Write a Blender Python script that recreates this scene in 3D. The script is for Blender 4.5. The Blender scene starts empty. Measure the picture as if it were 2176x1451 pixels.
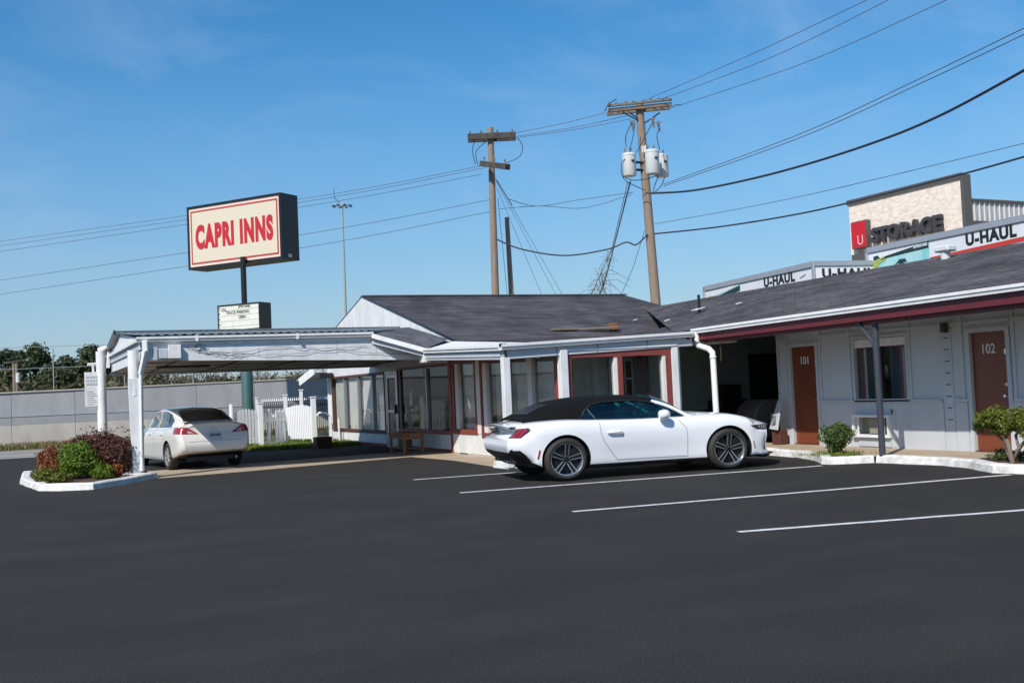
import bpy, bmesh, math, random
import numpy as np
from mathutils import Vector, Matrix
from mathutils.bvhtree import BVHTree
SC = bpy.context.scene
COL = SC.collection
random.seed(7); RNG = np.random.default_rng(7)
PI = math.pi
# ---------------------------------------------------------------- camera
AZ = math.radians(25); PITCH = math.atan(99.5/2300); ROLL = math.atan(.045)
CAMP = Vector((-9.72, -18.58, 1.5))
_f0 = Vector((math.sin(AZ), math.cos(AZ), 0)); _r0 = Vector((math.cos(AZ), -math.sin(AZ), 0)); _z = Vector((0, 0, 1))
FW = _f0*math.cos(PITCH) + _z*math.sin(PITCH); _u0 = -_f0*math.sin(PITCH) + _z*math.cos(PITCH)
RT = _r0*math.cos(ROLL) - _u0*math.sin(ROLL); UP = _u0*math.cos(ROLL) + _r0*math.sin(ROLL)
cam = bpy.data.cameras.new('camera'); cam.sensor_width = 36; cam.lens = 36*2300/2176; cam.clip_end = 4000; cam.clip_start = .1
camo = bpy.data.objects.new('camera', cam); COL.objects.link(camo)
M = Matrix((RT, UP, -FW)).transposed().to_4x4(); M.translation = CAMP
camo.matrix_world = M; SC.camera = camo
# ---------------------------------------------------------------- sky, sun, exposure
SUN_AZ = math.radians(234); SUN_EL = math.radians(43)
wd = bpy.data.worlds.new("World"); SC.world = wd; wd.use_nodes = True
nt = wd.node_tree; bg = nt.nodes['Background']
sky = nt.nodes.new('ShaderNodeTexSky'); sky.sky_type = 'NISHITA'; sky.sun_disc = False
sky.sun_elevation = SUN_EL; sky.sun_rotation = SUN_AZ
sky.altitude = 100; sky.air_density = 1.0; sky.dust_density = .35; sky.ozone_density = 4.0
tc = nt.nodes.new('ShaderNodeTexCoord')
mp = nt.nodes.new('ShaderNodeMapping'); mp.inputs['Scale'].default_value = (1.2, 1.7, 3.0); mp.inputs['Rotation'].default_value = (.25, .3, .9)
nz = nt.nodes.new('ShaderNodeTexNoise'); nz.inputs['Scale'].default_value = 3.4; nz.inputs['Detail'].default_value = 9; nz.inputs['Roughness'].default_value = .58; nz.inputs['Distortion'].default_value = .6
rp = nt.nodes.new('ShaderNodeValToRGB'); rp.color_ramp.elements[0].position = .46; rp.color_ramp.elements[1].position = .86
rp.color_ramp.elements[0].color = (0, 0, 0, 1); rp.color_ramp.elements[1].color = (.26, .26, .26, 1)
mx = nt.nodes.new('ShaderNodeMixRGB'); mx.inputs[2].default_value = (5.6, 6.6, 8.2, 1)
hs = nt.nodes.new('ShaderNodeHueSaturation'); hs.inputs['Hue'].default_value = .494; hs.inputs['Saturation'].default_value = 1.3; hs.inputs['Value'].default_value = 1.1
L = nt.links.new
L(tc.outputs['Generated'], mp.inputs[0]); L(mp.outputs[0], nz.inputs['Vector']); L(nz.outputs[0], rp.inputs[0])
L(sky.outputs[0], hs.inputs['Color']); L(hs.outputs[0], mx.inputs[1]); L(rp.outputs[0], mx.inputs[0]); sx = nt.nodes.new('ShaderNodeSeparateXYZ'); mr = nt.nodes.new('ShaderNodeMapRange'); mr.interpolation_type = 'SMOOTHSTEP'
mr.inputs[1].default_value = -.02; mr.inputs[2].default_value = .34; mr.inputs[3].default_value = .68; mr.inputs[4].default_value = 0
hz = nt.nodes.new('ShaderNodeMixRGB'); hz.inputs[2].default_value = (2.1, 3.1, 4.4, 1)      # thin ground haze, all round the horizon
L(tc.outputs['Generated'], sx.inputs[0]); L(sx.outputs['Z'], mr.inputs[0]); L(mr.outputs[0], hz.inputs[0]); L(mx.outputs[0], hz.inputs[1]); L(hz.outputs[0], bg.inputs[0])
bg.inputs[1].default_value = .112
sl = bpy.data.lights.new('sun', 'SUN'); sl.energy = 4.4; sl.angle = math.radians(.5); sl.color = (1, .955, .89)
so = bpy.data.objects.new('sun', sl); COL.objects.link(so)
SUNV = Vector((math.sin(SUN_AZ)*math.cos(SUN_EL), math.cos(SUN_AZ)*math.cos(SUN_EL), math.sin(SUN_EL)))
so.rotation_euler = SUNV.to_track_quat('Z', 'Y').to_euler()
vs = SC.view_settings; vs.view_transform = 'Standard'; vs.look = 'None'; vs.exposure = .15; vs.gamma = 1; vs.use_curve_mapping = False
SC.cycles.max_bounces = 8; SC.cycles.transparent_max_bounces = 16; SC.cycles.caustics_reflective = False; SC.cycles.caustics_refractive = False
# ---------------------------------------------------------------- camera rays, used only to read positions off planes of the place
def ray(px, py): return FW + RT*((px-1088)/2300) - UP*((py-725.5)/2300)
def G(px, py, z=0):
    d = ray(px, py); return CAMP + d*((z-CAMP.z)/d.z)
def atX(px, py, x):
    d = ray(px, py); return CAMP + d*((x-CAMP.x)/d.x)
def atY(px, py, y):
    d = ray(px, py); return CAMP + d*((y-CAMP.y)/d.y)
def atD(px, py, dep): return CAMP + ray(px, py)*dep
# ---------------------------------------------------------------- materials
MATS = {}
def nodes(m):
    return m.node_tree, m.node_tree.nodes['Principled BSDF'], m.node_tree.links.new
def mat(name, col, rough=.6, metal=0, dirt=0, dscale=3, dcol=None, bump=0, bscale=40, coat=0, stretch=(1, 1, 1), spec=.5, island=0, fine=0, fscale=120, coords='Object'):
    m = bpy.data.materials.new(name); m.use_nodes = True; t, b, l = nodes(m)
    b.inputs['Base Color'].default_value = (*col, 1); b.inputs['Roughness'].default_value = rough; b.inputs['Metallic'].default_value = metal
    b.inputs['Coat Weight'].default_value = coat; b.inputs['Specular IOR Level'].default_value = spec; b.inputs['Coat Roughness'].default_value = .04
    cur = None
    if dirt or bump or fine:
        co = t.nodes.new('ShaderNodeTexCoord'); mpn = t.nodes.new('ShaderNodeMapping'); mpn.inputs['Scale'].default_value = stretch
        l(co.outputs[coords], mpn.inputs[0])
    if dirt:
        n = t.nodes.new('ShaderNodeTexNoise'); n.inputs['Scale'].default_value = dscale; n.inputs['Detail'].default_value = 8; n.inputs['Roughness'].default_value = .62
        l(mpn.outputs[0], n.inputs['Vector'])
        r = t.nodes.new('ShaderNodeMapRange'); r.inputs[1].default_value = .38; r.inputs[2].default_value = .72; r.inputs[3].default_value = 0; r.inputs[4].default_value = dirt
        l(n.outputs[0], r.inputs[0])
        x = t.nodes.new('ShaderNodeMixRGB'); x.inputs[1].default_value = (*col, 1); x.inputs[2].default_value = (*(dcol or [c*.45 for c in col]), 1)
        l(r.outputs[0], x.inputs[0]); cur = x.outputs[0]
        rr = t.nodes.new('ShaderNodeMapRange'); rr.inputs[3].default_value = max(.05, rough-.1); rr.inputs[4].default_value = min(1, rough+.12)
        l(n.outputs[0], rr.inputs[0]); l(rr.outputs[0], b.inputs['Roughness'])
    if fine:
        n2 = t.nodes.new('ShaderNodeTexNoise'); n2.inputs['Scale'].default_value = fscale; n2.inputs['Detail'].default_value = 3
        l(mpn.outputs[0], n2.inputs['Vector'])
        r2 = t.nodes.new('ShaderNodeMapRange'); r2.inputs[1].default_value = .3; r2.inputs[2].default_value = .7; r2.inputs[3].default_value = 1-fine; r2.inputs[4].default_value = 1+fine
        l(n2.outputs[0], r2.inputs[0])
        x2 = t.nodes.new('ShaderNodeMixRGB'); x2.blend_type = 'MULTIPLY'; x2.inputs[0].default_value = 1
        if cur: l(cur, x2.inputs[1])
        else: x2.inputs[1].default_value = (*col, 1)
        l(r2.outputs[0], x2.inputs[2]); cur = x2.outputs[0]
    if island:
        g = t.nodes.new('ShaderNodeNewGeometry'); r3 = t.nodes.new('ShaderNodeMapRange'); r3.inputs[3].default_value = 1-island; r3.inputs[4].default_value = 1+island
        l(g.outputs['Random Per Island'], r3.inputs[0])
        x3 = t.nodes.new('ShaderNodeMixRGB'); x3.blend_type = 'MULTIPLY'; x3.inputs[0].default_value = 1
        if cur: l(cur, x3.inputs[1])
        else: x3.inputs[1].default_value = (*col, 1)
        l(r3.outputs[0], x3.inputs[2]); cur = x3.outputs[0]
    if cur: l(cur, b.inputs['Base Color'])
    if bump:
        n3 = t.nodes.new('ShaderNodeTexNoise'); n3.inputs['Scale'].default_value = bscale; n3.inputs['Detail'].default_value = 6
        l(mpn.outputs[0], n3.inputs['Vector'])
        bp = t.nodes.new('ShaderNodeBump'); bp.inputs['Strength'].default_value = bump; bp.inputs['Distance'].default_value = .02
        l(n3.outputs[0], bp.inputs['Height']); l(bp.outputs[0], b.inputs['Normal'])
    MATS[name] = m; return m
def leafmat(name, col, col2, trans=.35, rough=.5):
    m = mat(name, col, rough); t, b, l = nodes(m)
    g = t.nodes.new('ShaderNodeNewGeometry'); x = t.nodes.new('ShaderNodeMixRGB'); x.inputs[1].default_value = (*col, 1); x.inputs[2].default_value = (*col2, 1)
    l(g.outputs['Random Per Island'], x.inputs[0]); l(x.outputs[0], b.inputs['Base Color'])
    tr = t.nodes.new('ShaderNodeBsdfTranslucent'); l(x.outputs[0], tr.inputs[0]); ms = t.nodes.new('ShaderNodeMixShader'); ms.inputs[0].default_value = trans
    l(b.outputs[0], ms.inputs[1]); l(tr.outputs[0], ms.inputs[2]); l(ms.outputs[0], t.nodes['Material Output'].inputs[0])
    return m
def glassmat(name, tint, refl=.1, rough=.02, gain=1.0):
    m = bpy.data.materials.new(name); m.use_nodes = True; t = m.node_tree; t.nodes.remove(t.nodes['Principled BSDF']); l = t.links.new
    tr = t.nodes.new('ShaderNodeBsdfTransparent'); tr.inputs[0].default_value = (*tint, 1)
    gl = t.nodes.new('ShaderNodeBsdfGlossy'); gl.inputs['Roughness'].default_value = rough; gl.inputs[0].default_value = (.95, .97, 1, 1)
    fr = t.nodes.new('ShaderNodeFresnel'); ge = t.nodes.new('ShaderNodeNewGeometry'); io = t.nodes.new('ShaderNodeMapRange'); io.inputs[3].default_value = 1.5; io.inputs[4].default_value = 1/1.5
    l(ge.outputs['Backfacing'], io.inputs[0]); l(io.outputs[0], fr.inputs[0])      # both faces of a pane reflect alike
    ad = t.nodes.new('ShaderNodeMath'); ad.operation = 'MULTIPLY_ADD'; ad.inputs[1].default_value = gain; ad.inputs[2].default_value = refl; ad.use_clamp = True
    l(fr.outputs[0], ad.inputs[0]); ms = t.nodes.new('ShaderNodeMixShader'); l(ad.outputs[0], ms.inputs[0]); l(tr.outputs[0], ms.inputs[1]); l(gl.outputs[0], ms.inputs[2])
    l(ms.outputs[0], t.nodes['Material Output'].inputs[0]); MATS[name] = m; return m
# ---------------------------------------------------------------- mesh builder
OFF = {}
class MB:
    def __init__(s): s.v = []; s.f = []; s.m = []
    def add(s, vs, fs, mi=0):
        n = len(s.v); s.v += [tuple(v) for v in vs]; s.f += [[i+n for i in f] for f in fs]; s.m += [mi]*len(fs); return s
    def box(s, a, b, mi=0):
        x0, y0, z0 = [min(p, q) for p, q in zip(a, b)]; x1, y1, z1 = [max(p, q) for p, q in zip(a, b)]
        return s.add([(x0, y0, z0), (x1, y0, z0), (x1, y1, z0), (x0, y1, z0), (x0, y0, z1), (x1, y0, z1), (x1, y1, z1), (x0, y1, z1)],
                     [(0, 3, 2, 1), (4, 5, 6, 7), (0, 1, 5, 4), (1, 2, 6, 5), (2, 3, 7, 6), (3, 0, 4, 7)], mi)
    def obox(s, c, ax, ay, az, mi=0):
        c, ax, ay, az = Vector(c), Vector(ax), Vector(ay), Vector(az)
        P = [c+ax*i+ay*j+az*k for k in (-1, 1) for i, j in ((-1, -1), (1, -1), (1, 1), (-1, 1))]
        return s.add(P, [(0, 3, 2, 1), (4, 5, 6, 7), (0, 1, 5, 4), (1, 2, 6, 5), (2, 3, 7, 6), (3, 0, 4, 7)], mi)
    def bar(s, p, q, w, h=None, up=(0, 0, 1), mi=0):
        p, q = Vector(p), Vector(q); d = (q-p); h = h or w; u = Vector(up)
        a = d.normalized().cross(u)
        if a.length < 1e-4: a = d.normalized().cross(Vector((1, 0, 0)))
        a.normalize(); b = a.cross(d.normalized())
        return s.obox((p+q)/2, d/2, a*w/2, b*h/2, mi)
    def prism(s, poly, ext, mi=0):          # poly: 3-D points in one plane, ext: extrusion vector
        n = len(poly); P = [Vector(p) for p in poly]; e = Vector(ext); Q = [p+e for p in P]
        return s.add(P+Q, [list(range(n))[::-1], list(range(n, 2*n))]+[[i, (i+1) % n, n+(i+1) % n, n+i] for i in range(n)], mi)
    def quad(s, a, b, c, d, mi=0): return s.add([a, b, c, d], [(0, 1, 2, 3)], mi)
    def tube(s, path, r, n=8, mi=0, caps=True):
        P = [Vector(p) for p in path]; R = r if isinstance(r, (list, tuple)) else [r]*len(P); rings = []; prev = None
        for i, p in enumerate(P):
            t = (P[min(i+1, len(P)-1)]-P[max(i-1, 0)]).normalized()
            if prev is None:
                a = t.cross(Vector((0, 0, 1)))
                if a.length < 1e-3: a = t.cross(Vector((1, 0, 0)))
            else: a = prev - t*prev.dot(t)
            a.normalize(); prev = a; b = t.cross(a)
            rings.append([p+(a*math.cos(2*PI*k/n)+b*math.sin(2*PI*k/n))*R[i] for k in range(n)])
        vs = [v for g in rings for v in g]; fs = []
        for i in range(len(P)-1):
            for k in range(n): fs.append((i*n+k, i*n+(k+1) % n, (i+1)*n+(k+1) % n, (i+1)*n+k))
        if caps: fs += [list(range(n))[::-1], [(len(P)-1)*n+k for k in range(n)]]
        return s.add(vs, fs, mi)
    def lathe(s, prof, c=(0, 0, 0), axis='z', n=32, mi=0):
        c = Vector(c); vs = []; fs = []
        for r, h in prof:
            for k in range(n):
                a = 2*PI*k/n; x, y = r*math.cos(a), r*math.sin(a)
                vs.append(c+(Vector((x, y, h)) if axis == 'z' else Vector((x, h, y)) if axis == 'y' else Vector((h, x, y))))
        for i in range(len(prof)-1):
            for k in range(n): fs.append((i*n+k, i*n+(k+1) % n, (i+1)*n+(k+1) % n, (i+1)*n+k))
        return s.add(vs, fs, mi)
    def mesh(s, name, mats, off=Vector((0, 0, 0)), smooth=None, bevel=0, fix=True):
        me = bpy.data.meshes.new(name); me.from_pydata([(x-off.x, y-off.y, z-off.z) for x, y, z in s.v], [], s.f)
        for m in (mats if isinstance(mats, (list, tuple)) else [mats]): me.materials.append(MATS[m] if isinstance(m, str) else m)
        me.polygons.foreach_set('material_index', s.m)
        if fix or bevel:
            bm = bmesh.new(); bm.from_mesh(me)
            if fix: bmesh.ops.recalc_face_normals(bm, faces=bm.faces)
            if bevel: bmesh.ops.bevel(bm, geom=bm.edges[:], offset=bevel, segments=1, affect='EDGES', clamp_overlap=True)
            bm.to_mesh(me); bm.free()
        if smooth is not None:
            me.polygons.foreach_set('use_smooth', [True]*len(me.polygons)); me.set_sharp_from_angle(angle=math.radians(smooth))
        me.update(); return me
    def build(s, name, mats, parent=None, smooth=None, bevel=0, fix=True, loc=None, local=False, **tags):
        if parent is not None: off = Vector((0, 0, 0)) if local else OFF.get(parent, Vector((0, 0, 0)))
        else: off = Vector(loc) if loc is not None else Vector((0, 0, 0))
        me = s.mesh(name, mats, off, smooth, bevel, fix)
        o = bpy.data.objects.new(name, me); COL.objects.link(o)
        if parent is not None: o.parent = parent; OFF[o] = OFF.get(parent, Vector((0, 0, 0)))
        else: o.location = off; OFF[o] = off
        return tag(o, **tags)
def tag(o, label=None, cat=None, group=None, kind=None):
    if label: o['label'] = label
    if cat: o['category'] = cat
    if group: o['group'] = group
    if kind: o['kind'] = kind
    return o
def thing(name, loc, label, cat, group=None, rz=0):
    o = bpy.data.objects.new(name, None); COL.objects.link(o); o.location = loc; o.rotation_euler = (0, 0, rz); o.empty_display_size = .3
    OFF[o] = Vector(loc); return tag(o, label, cat, group)
def struct(mb, name, mats, **k): return mb.build(name, mats, kind='structure', **k)
def dup(o, name=None, parent=None, loc=None):
    c = o.copy(); COL.objects.link(c); c.parent = parent
    if loc is not None: c.location = loc
    return c
def text(name, body, p0, p1, height, n, mats, parent, ext=.01, bold=0, local=False, up=(0, 0, 1), spacing=1.0, fit=True):
    """lettering whose baseline runs from p0 to p1 (stretched to fit); n = outward normal"""
    cu = bpy.data.curves.new(name, 'FONT'); cu.body = body; cu.size = 1; cu.extrude = 0; cu.offset = bold; cu.space_character = spacing; cu.resolution_u = 5
    ob = bpy.data.objects.new(name, cu); COL.objects.link(ob); bpy.context.view_layer.update()
    me = bpy.data.meshes.new_from_object(ob.evaluated_get(bpy.context.evaluated_depsgraph_get())); bpy.data.objects.remove(ob)
    vs = [v.co.copy() for v in me.vertices]; fs = [list(p.vertices) for p in me.polygons]; bpy.data.meshes.remove(me)
    xs = [v.x for v in vs]; ys = [v.y for v in vs]; x0, x1, y0, y1 = min(xs), max(xs), min(ys), max(ys)
    p0, p1, n, upv = Vector(p0), Vector(p1), Vector(n).normalized(), Vector(up)
    P = [p0+(p1-p0)*((v.x-x0)/(x1-x0))+upv*(height*(v.y-y0)/(y1-y0)) for v in vs]
    b = MB(); N = len(P); edges = {}
    for f in fs:
        for i in range(len(f)):
            e = (f[i], f[(i+1) % len(f)]); edges[e] = 1
    sides = [(a, c) for a, c in edges if (c, a) not in edges]
    b.add([p+n*ext for p in P]+P, [list(f) for f in fs]+[[a, c, N+c, N+a] for a, c in sides])
    return b.build(name, mats, parent, local=local)
# ================================================================= MATERIAL LIBRARY
mat('asphalt', (.0285, .0262, .0245), .88, dirt=.8, dscale=.8, dcol=(.042, .039, .0365), bump=.45, bscale=130, fine=.6, fscale=95, spec=.2, stretch=(.7, 1.3, 1))
mat('concrete', (.43, .345, .25), .85, dirt=.6, dscale=1.3, dcol=(.25, .19, .13), bump=.15, bscale=60, fine=.12)
mat('road_concrete', (.34, .31, .28), .85, dirt=.6, dscale=.5, dcol=(.22, .2, .19), stretch=(1, 1, 1), fine=.1, fscale=20)
mat('tyre_track', (.15, .14, .14), .85, dirt=.8, dscale=1.5, dcol=(.25, .23, .21))
mat('dirt_ground', (.17, .15, .09), .95, dirt=.8, dscale=.08, dcol=(.10, .12, .05), fine=.3, fscale=3)
mat('kerb_paint', (.78, .77, .74), .7, dirt=.85, dscale=6, dcol=(.40, .36, .30), bump=.5, bscale=25)
mat('line_paint', (.78, .78, .76), .7, dirt=.8, dscale=11, dcol=(.30, .295, .29), fine=.2)
mat('mulch', (.13, .06, .045), .95, dirt=.9, dscale=20, dcol=(.05, .03, .02), bump=1, bscale=60)
mat('white_paint', (.80, .80, .79), .55, dirt=.6, dscale=3.0, dcol=(.55, .53, .49), bump=.15, bscale=30, stretch=(1, 1, .6))
mat('white_siding', (.77, .775, .775), .55, dirt=.6, dscale=2.0, dcol=(.50, .49, .47), bump=.15, bscale=20, stretch=(2, 2, .7))
mat('gutter_white', (.81, .81, .80), .4, dirt=.5, dscale=3.5, dcol=(.55, .54, .51))
mat('grey_fascia', (.50, .53, .56), .6, dirt=.4, dscale=3, dcol=(.36, .38, .41))
mat('wing_paint', (.545, .57, .59), .55, dirt=.45, dscale=2.4, dcol=(.40, .42, .44), stretch=(1, 1, .5), bump=.12, bscale=18)
mat('red_trim', (.25, .055, .042), .5, dirt=.5, dscale=4, dcol=(.15, .04, .035))
mat('maroon_beam', (.125, .018, .024), .42, dirt=.4, dscale=2, dcol=(.09, .015, .02))
mat('brown_trim', (.10, .035, .025), .6, dirt=.4, dscale=3)
mat('door_brown', (.19, .05, .022), .38, dirt=.5, dscale=1.5, dcol=(.17, .042, .018), stretch=(6, 6, .7), coat=.15)
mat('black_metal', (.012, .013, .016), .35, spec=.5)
mat('post_blue', (.05, .055, .07), .35, dirt=.3, dscale=5)
mat('aluminium', (.55, .56, .57), .4, metal=.7, dirt=.3)
mat('chrome', (.75, .75, .76), .12, metal=1)
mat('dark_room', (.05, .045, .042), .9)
mat('breezeway_wall', (.50, .62, .63), .8, dirt=.5, dscale=2)
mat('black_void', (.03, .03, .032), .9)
mat('cover_grey', (.22, .19, .18), .9)
mat('curtain', (.78, .76, .72), .9, dirt=.3, dscale=3)
mat('lace', (.70, .69, .66), .9, dirt=.4, dscale=5)
mat('blue_curtain', (.40, .45, .54), .9)
mat('ceiling_board', (.62, .58, .50), .8, dirt=.6, dscale=1.5, dcol=(.40, .34, .27))
mat('batten_brown', (.10, .055, .035), .8, dirt=.4)
mat('corrugated', (.20, .22, .23), .45, metal=.3, dirt=.6, dscale=1.2, dcol=(.12, .13, .13))
mat('wood', (.30, .13, .045), .55, dirt=.5, dscale=4, dcol=(.15, .06, .025), stretch=(1, 6, 6))
mat('old_lumber', (.20, .17, .125), .85, dirt=.6, dscale=5, dcol=(.18, .14, .10), stretch=(.6, 6, 6))
mat('rust', (.22, .09, .04), .85, dirt=.7, dscale=8, dcol=(.10, .05, .03))
mat('pole_wood', (.29, .225, .17), .9, dirt=.8, dscale=3, dcol=(.20, .14, .10), stretch=(4, 4, .35), bump=.4, bscale=15)
mat('pole_dark', (.30, .235, .175), .9, dirt=.7, dscale=3, dcol=(.08, .06, .05), stretch=(3, 3, .5))
mat('arm_dark', (.045, .04, .036), .9, dirt=.7, dscale=4, dcol=(.13, .11, .09))
mat('arm_weathered', (.13, .105, .08), .9, dirt=.7, dscale=4, dcol=(.25, .21, .16))
mat('can_grey', (.62, .64, .63), .45, dirt=.4, dscale=3, dcol=(.42, .42, .40))
mat('ceramic', (.20, .19, .19), .3)
mat('wire', (.025, .03, .045), .6)
mat('wire_thin', (.10, .12, .155), .6)
mat('steel_pale', (.30, .34, .33), .6)
mat('green_paint', (.03, .105, .10), .5, dirt=.9, dscale=2.5, dcol=(.12, .11, .09), stretch=(1, 1, .25))
mat('sign_cream', (.66, .58, .44), .35, dirt=.25, dscale=2, dcol=(.66, .58, .45))
mat('sign_pink', (.80, .60, .50), .4)
mat('sign_red', (.50, .018, .03), .4)
mat('sign_line', (.42, .06, .045), .45)
mat('reader_white', (.74, .73, .62), .4, dirt=.3, dscale=4)
mat('letter_black', (.015, .015, .015), .5)
mat('wall_upper', (.33, .33, .335), .85, dirt=.95, dscale=1.6, dcol=(.25, .25, .26), bump=.1, bscale=10, stretch=(1, 1, .3))
mat('wall_mid', (.29, .295, .31), .85, dirt=.5, dscale=1, dcol=(.21, .215, .225), stretch=(1, 1, .5))
mat('wall_lower', (.47, .435, .38), .88, dirt=.9, dscale=1.5, dcol=(.34, .31, .27), bump=.12, bscale=10, stretch=(1, 1, .6))
mat('joint_dark', (.13, .13, .135), .9)
mat('vinyl', (.80, .80, .80), .4)
mat('fence_dark', (.05, .05, .055), .5)
mat('parasol_red', (.42, .035, .02), .8)
mat('stucco', (.84, .75, .66), .9, dirt=.85, dscale=2.4, dcol=(.58, .45, .35), bump=1.0, bscale=3, stretch=(1, 1, 2.2))
mat('stor_trim', (.09, .085, .08), .5)
mat('stor_metal', (.38, .38, .39), .5)
mat('stor_rib', (.70, .70, .70), .5)
mat('stor_letter', (.045, .045, .048), .6)
mat('stor_red', (.52, .012, .022), .4)
mat('truck_white', (.74, .75, .77), .4, dirt=.15, dscale=1)
mat('truck_rail', (.36, .39, .43), .45, metal=.2, dirt=.2)
mat('truck_red', (.55, .045, .03), .45)
mat('truck_green', (.012, .035, .035), .5)
mat('truck_teal', (.20, .55, .56), .5, dirt=.8, dscale=1.3, dcol=(.55, .72, .72), stretch=(1, 1, .4))
mat('truck_lime', (.42, .48, .06), .5)
mat('tyre', (.022, .020, .018), .75, dirt=.4, dcol=(.05, .042, .035), dscale=6)
mat('rim_dark', (.02, .02, .022), .35, metal=.5)
mat('rim_silver', (.62, .62, .63), .25, metal=.9)
mat('hubcap', (.48, .48, .48), .35, metal=.6)
mat('car_white', (.80, .81, .83), .28, coat=1.0, spec=.5)
mat('car_cream', (.74, .725, .67), .32, coat=.9, dirt=.12, dscale=3, dcol=(.6, .57, .5))
mat('car_black', (.014, .014, .016), .45)
mat('seam', (.33, .335, .34), .6)
mat('soft_top', (.006, .006, .007), .9, fine=.3, fscale=300, spec=.15)
mat('seat', (.03, .028, .028), .7)
mat('seat_light', (.16, .18, .15), .8)
mat('lamp_red', (.32, .012, .02), .2, coat=1)
mat('lamp_clear', (.55, .42, .42), .15, coat=1)
mat('lamp_dark', (.03, .032, .036), .15, coat=1)
mat('lamp_silver', (.55, .57, .6), .2, metal=.6)
mat('lamp_amber', (.45, .17, .03), .3, coat=1)
mat('plate', (.50, .56, .62), .4)
mat('mirror_glass', (.10, .16, .15), .08, spec=1)
mat('ac_inside', (.28, .25, .19), .8, dirt=.4)
mat('bronze', (.05, .035, .02), .5)
mat('tv_dark', (.02, .02, .022), .3)
glassmat('car_glass', (.10, .42, .42), .04, gain=.9)
glassmat('car_glass_dark', (.05, .09, .09), .10, gain=1.0)
glassmat('window_glass', (.85, .87, .86), .01, gain=.75)
glassmat('clear_glass', (.95, .96, .95), .01, gain=.8)
glassmat('wing_glass', (.62, .68, .70), .02, gain=.9)
glassmat('dark_glass', (.28, .30, .27), .01, gain=.7)
leafmat('leaf_green', (.07, .15, .010), (.20, .29, .02), .4)
leafmat('leaf_yellowgreen', (.09, .14, .018), (.22, .22, .03), .35)
leafmat('leaf_boxwood', (.04, .085, .016), (.11, .15, .03), .3)
leafmat('leaf_maroon', (.06, .020, .017), (.18, .07, .045), .25)
leafmat('leaf_orange', (.20, .055, .018), (.30, .11, .03), .3)
leafmat('leaf_pine', (.03, .055, .02), (.085, .105, .04), .25, .6)
leafmat('leaf_brown', (.09, .075, .035), (.16, .13, .06), .2, .7)
leafmat('leaf_olive', (.05, .06, .022), (.11, .105, .04), .2, .7)
leafmat('grass_blade', (.10, .17, .015), (.24, .28, .04), .35)
leafmat('grass_dry', (.16, .15, .05), (.28, .23, .11), .3)
mat('bark', (.11, .085, .065), .95, dirt=.6, dscale=6, bump=.5, bscale=30)
mat('twig', (.17, .13, .095), .95)
mat('wood_twig', (.10, .08, .055), .95)
# shingle: courses are real steps; the tone of each shingle comes from a brick pattern in roof coordinates
def shinglemat(name, rot):
    m = mat(name, (.08, .076, .084), .9); t, b, l = nodes(m)
    co = t.nodes.new('ShaderNodeTexCoord'); mpn = t.nodes.new('ShaderNodeMapping'); mpn.inputs['Rotation'].default_value = (0, 0, rot)
    l(co.outputs['Object'], mpn.inputs[0])
    br = t.nodes.new('ShaderNodeTexBrick'); br.inputs['Scale'].default_value = 1; br.inputs['Brick Width'].default_value = .33; br.inputs['Row Height'].default_value = .139
    br.inputs['Mortar Size'].default_value = .006; br.inputs['Color1'].default_value = (.070, .066, .074, 1); br.inputs['Color2'].default_value = (.115, .108, .116, 1); br.inputs['Mortar'].default_value = (.035, .034, .038, 1)
    l(mpn.outputs[0], br.inputs[0])
    n = t.nodes.new('ShaderNodeTexNoise'); n.inputs['Scale'].default_value = .9; n.inputs['Detail'].default_value = 7; l(mpn.outputs[0], n.inputs[0])
    r = t.nodes.new('ShaderNodeMapRange'); r.inputs[1].default_value = .3; r.inputs[2].default_value = .7; r.inputs[3].default_value = .66; r.inputs[4].default_value = 1.45; l(n.outputs[0], r.inputs[0])
    x = t.nodes.new('ShaderNodeMixRGB'); x.blend_type = 'MULTIPLY'; x.inputs[0].default_value = 1; l(br.outputs[0], x.inputs[1]); l(r.outputs[0], x.inputs[2]); l(x.outputs[0], b.inputs['Base Color'])
    n2 = t.nodes.new('ShaderNodeTexNoise'); n2.inputs['Scale'].default_value = 60; l(mpn.outputs[0], n2.inputs[0])
    bp = t.nodes.new('ShaderNodeBump'); bp.inputs['Strength'].default_value = .5; bp.inputs['Distance'].default_value = .01; l(n2.outputs[0], bp.inputs['Height']); l(bp.outputs[0], b.inputs['Normal'])
shinglemat('shingle', 0); shinglemat('shingle_turned', PI/2)

# ================================================================= THE SETTING
def sheet(name, pts, z, m, **k):
    b = MB(); b.add([(p[0], p[1], z) for p in pts], [list(range(len(pts)))]); o = b.build(name, m, kind='structure', **k); return o
def poly_up(o):   # make every face look up
    me = o.data; bm = bmesh.new(); bm.from_mesh(me)
    for f in bm.faces:
        if f.normal.z < 0: f.normal_flip()
    bm.to_mesh(me); bm.free(); return o
poly_up(sheet('ground', [(-900, -900), (900, -900), (900, 900), (-900, 900)], -.03, 'dirt_ground'))
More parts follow.
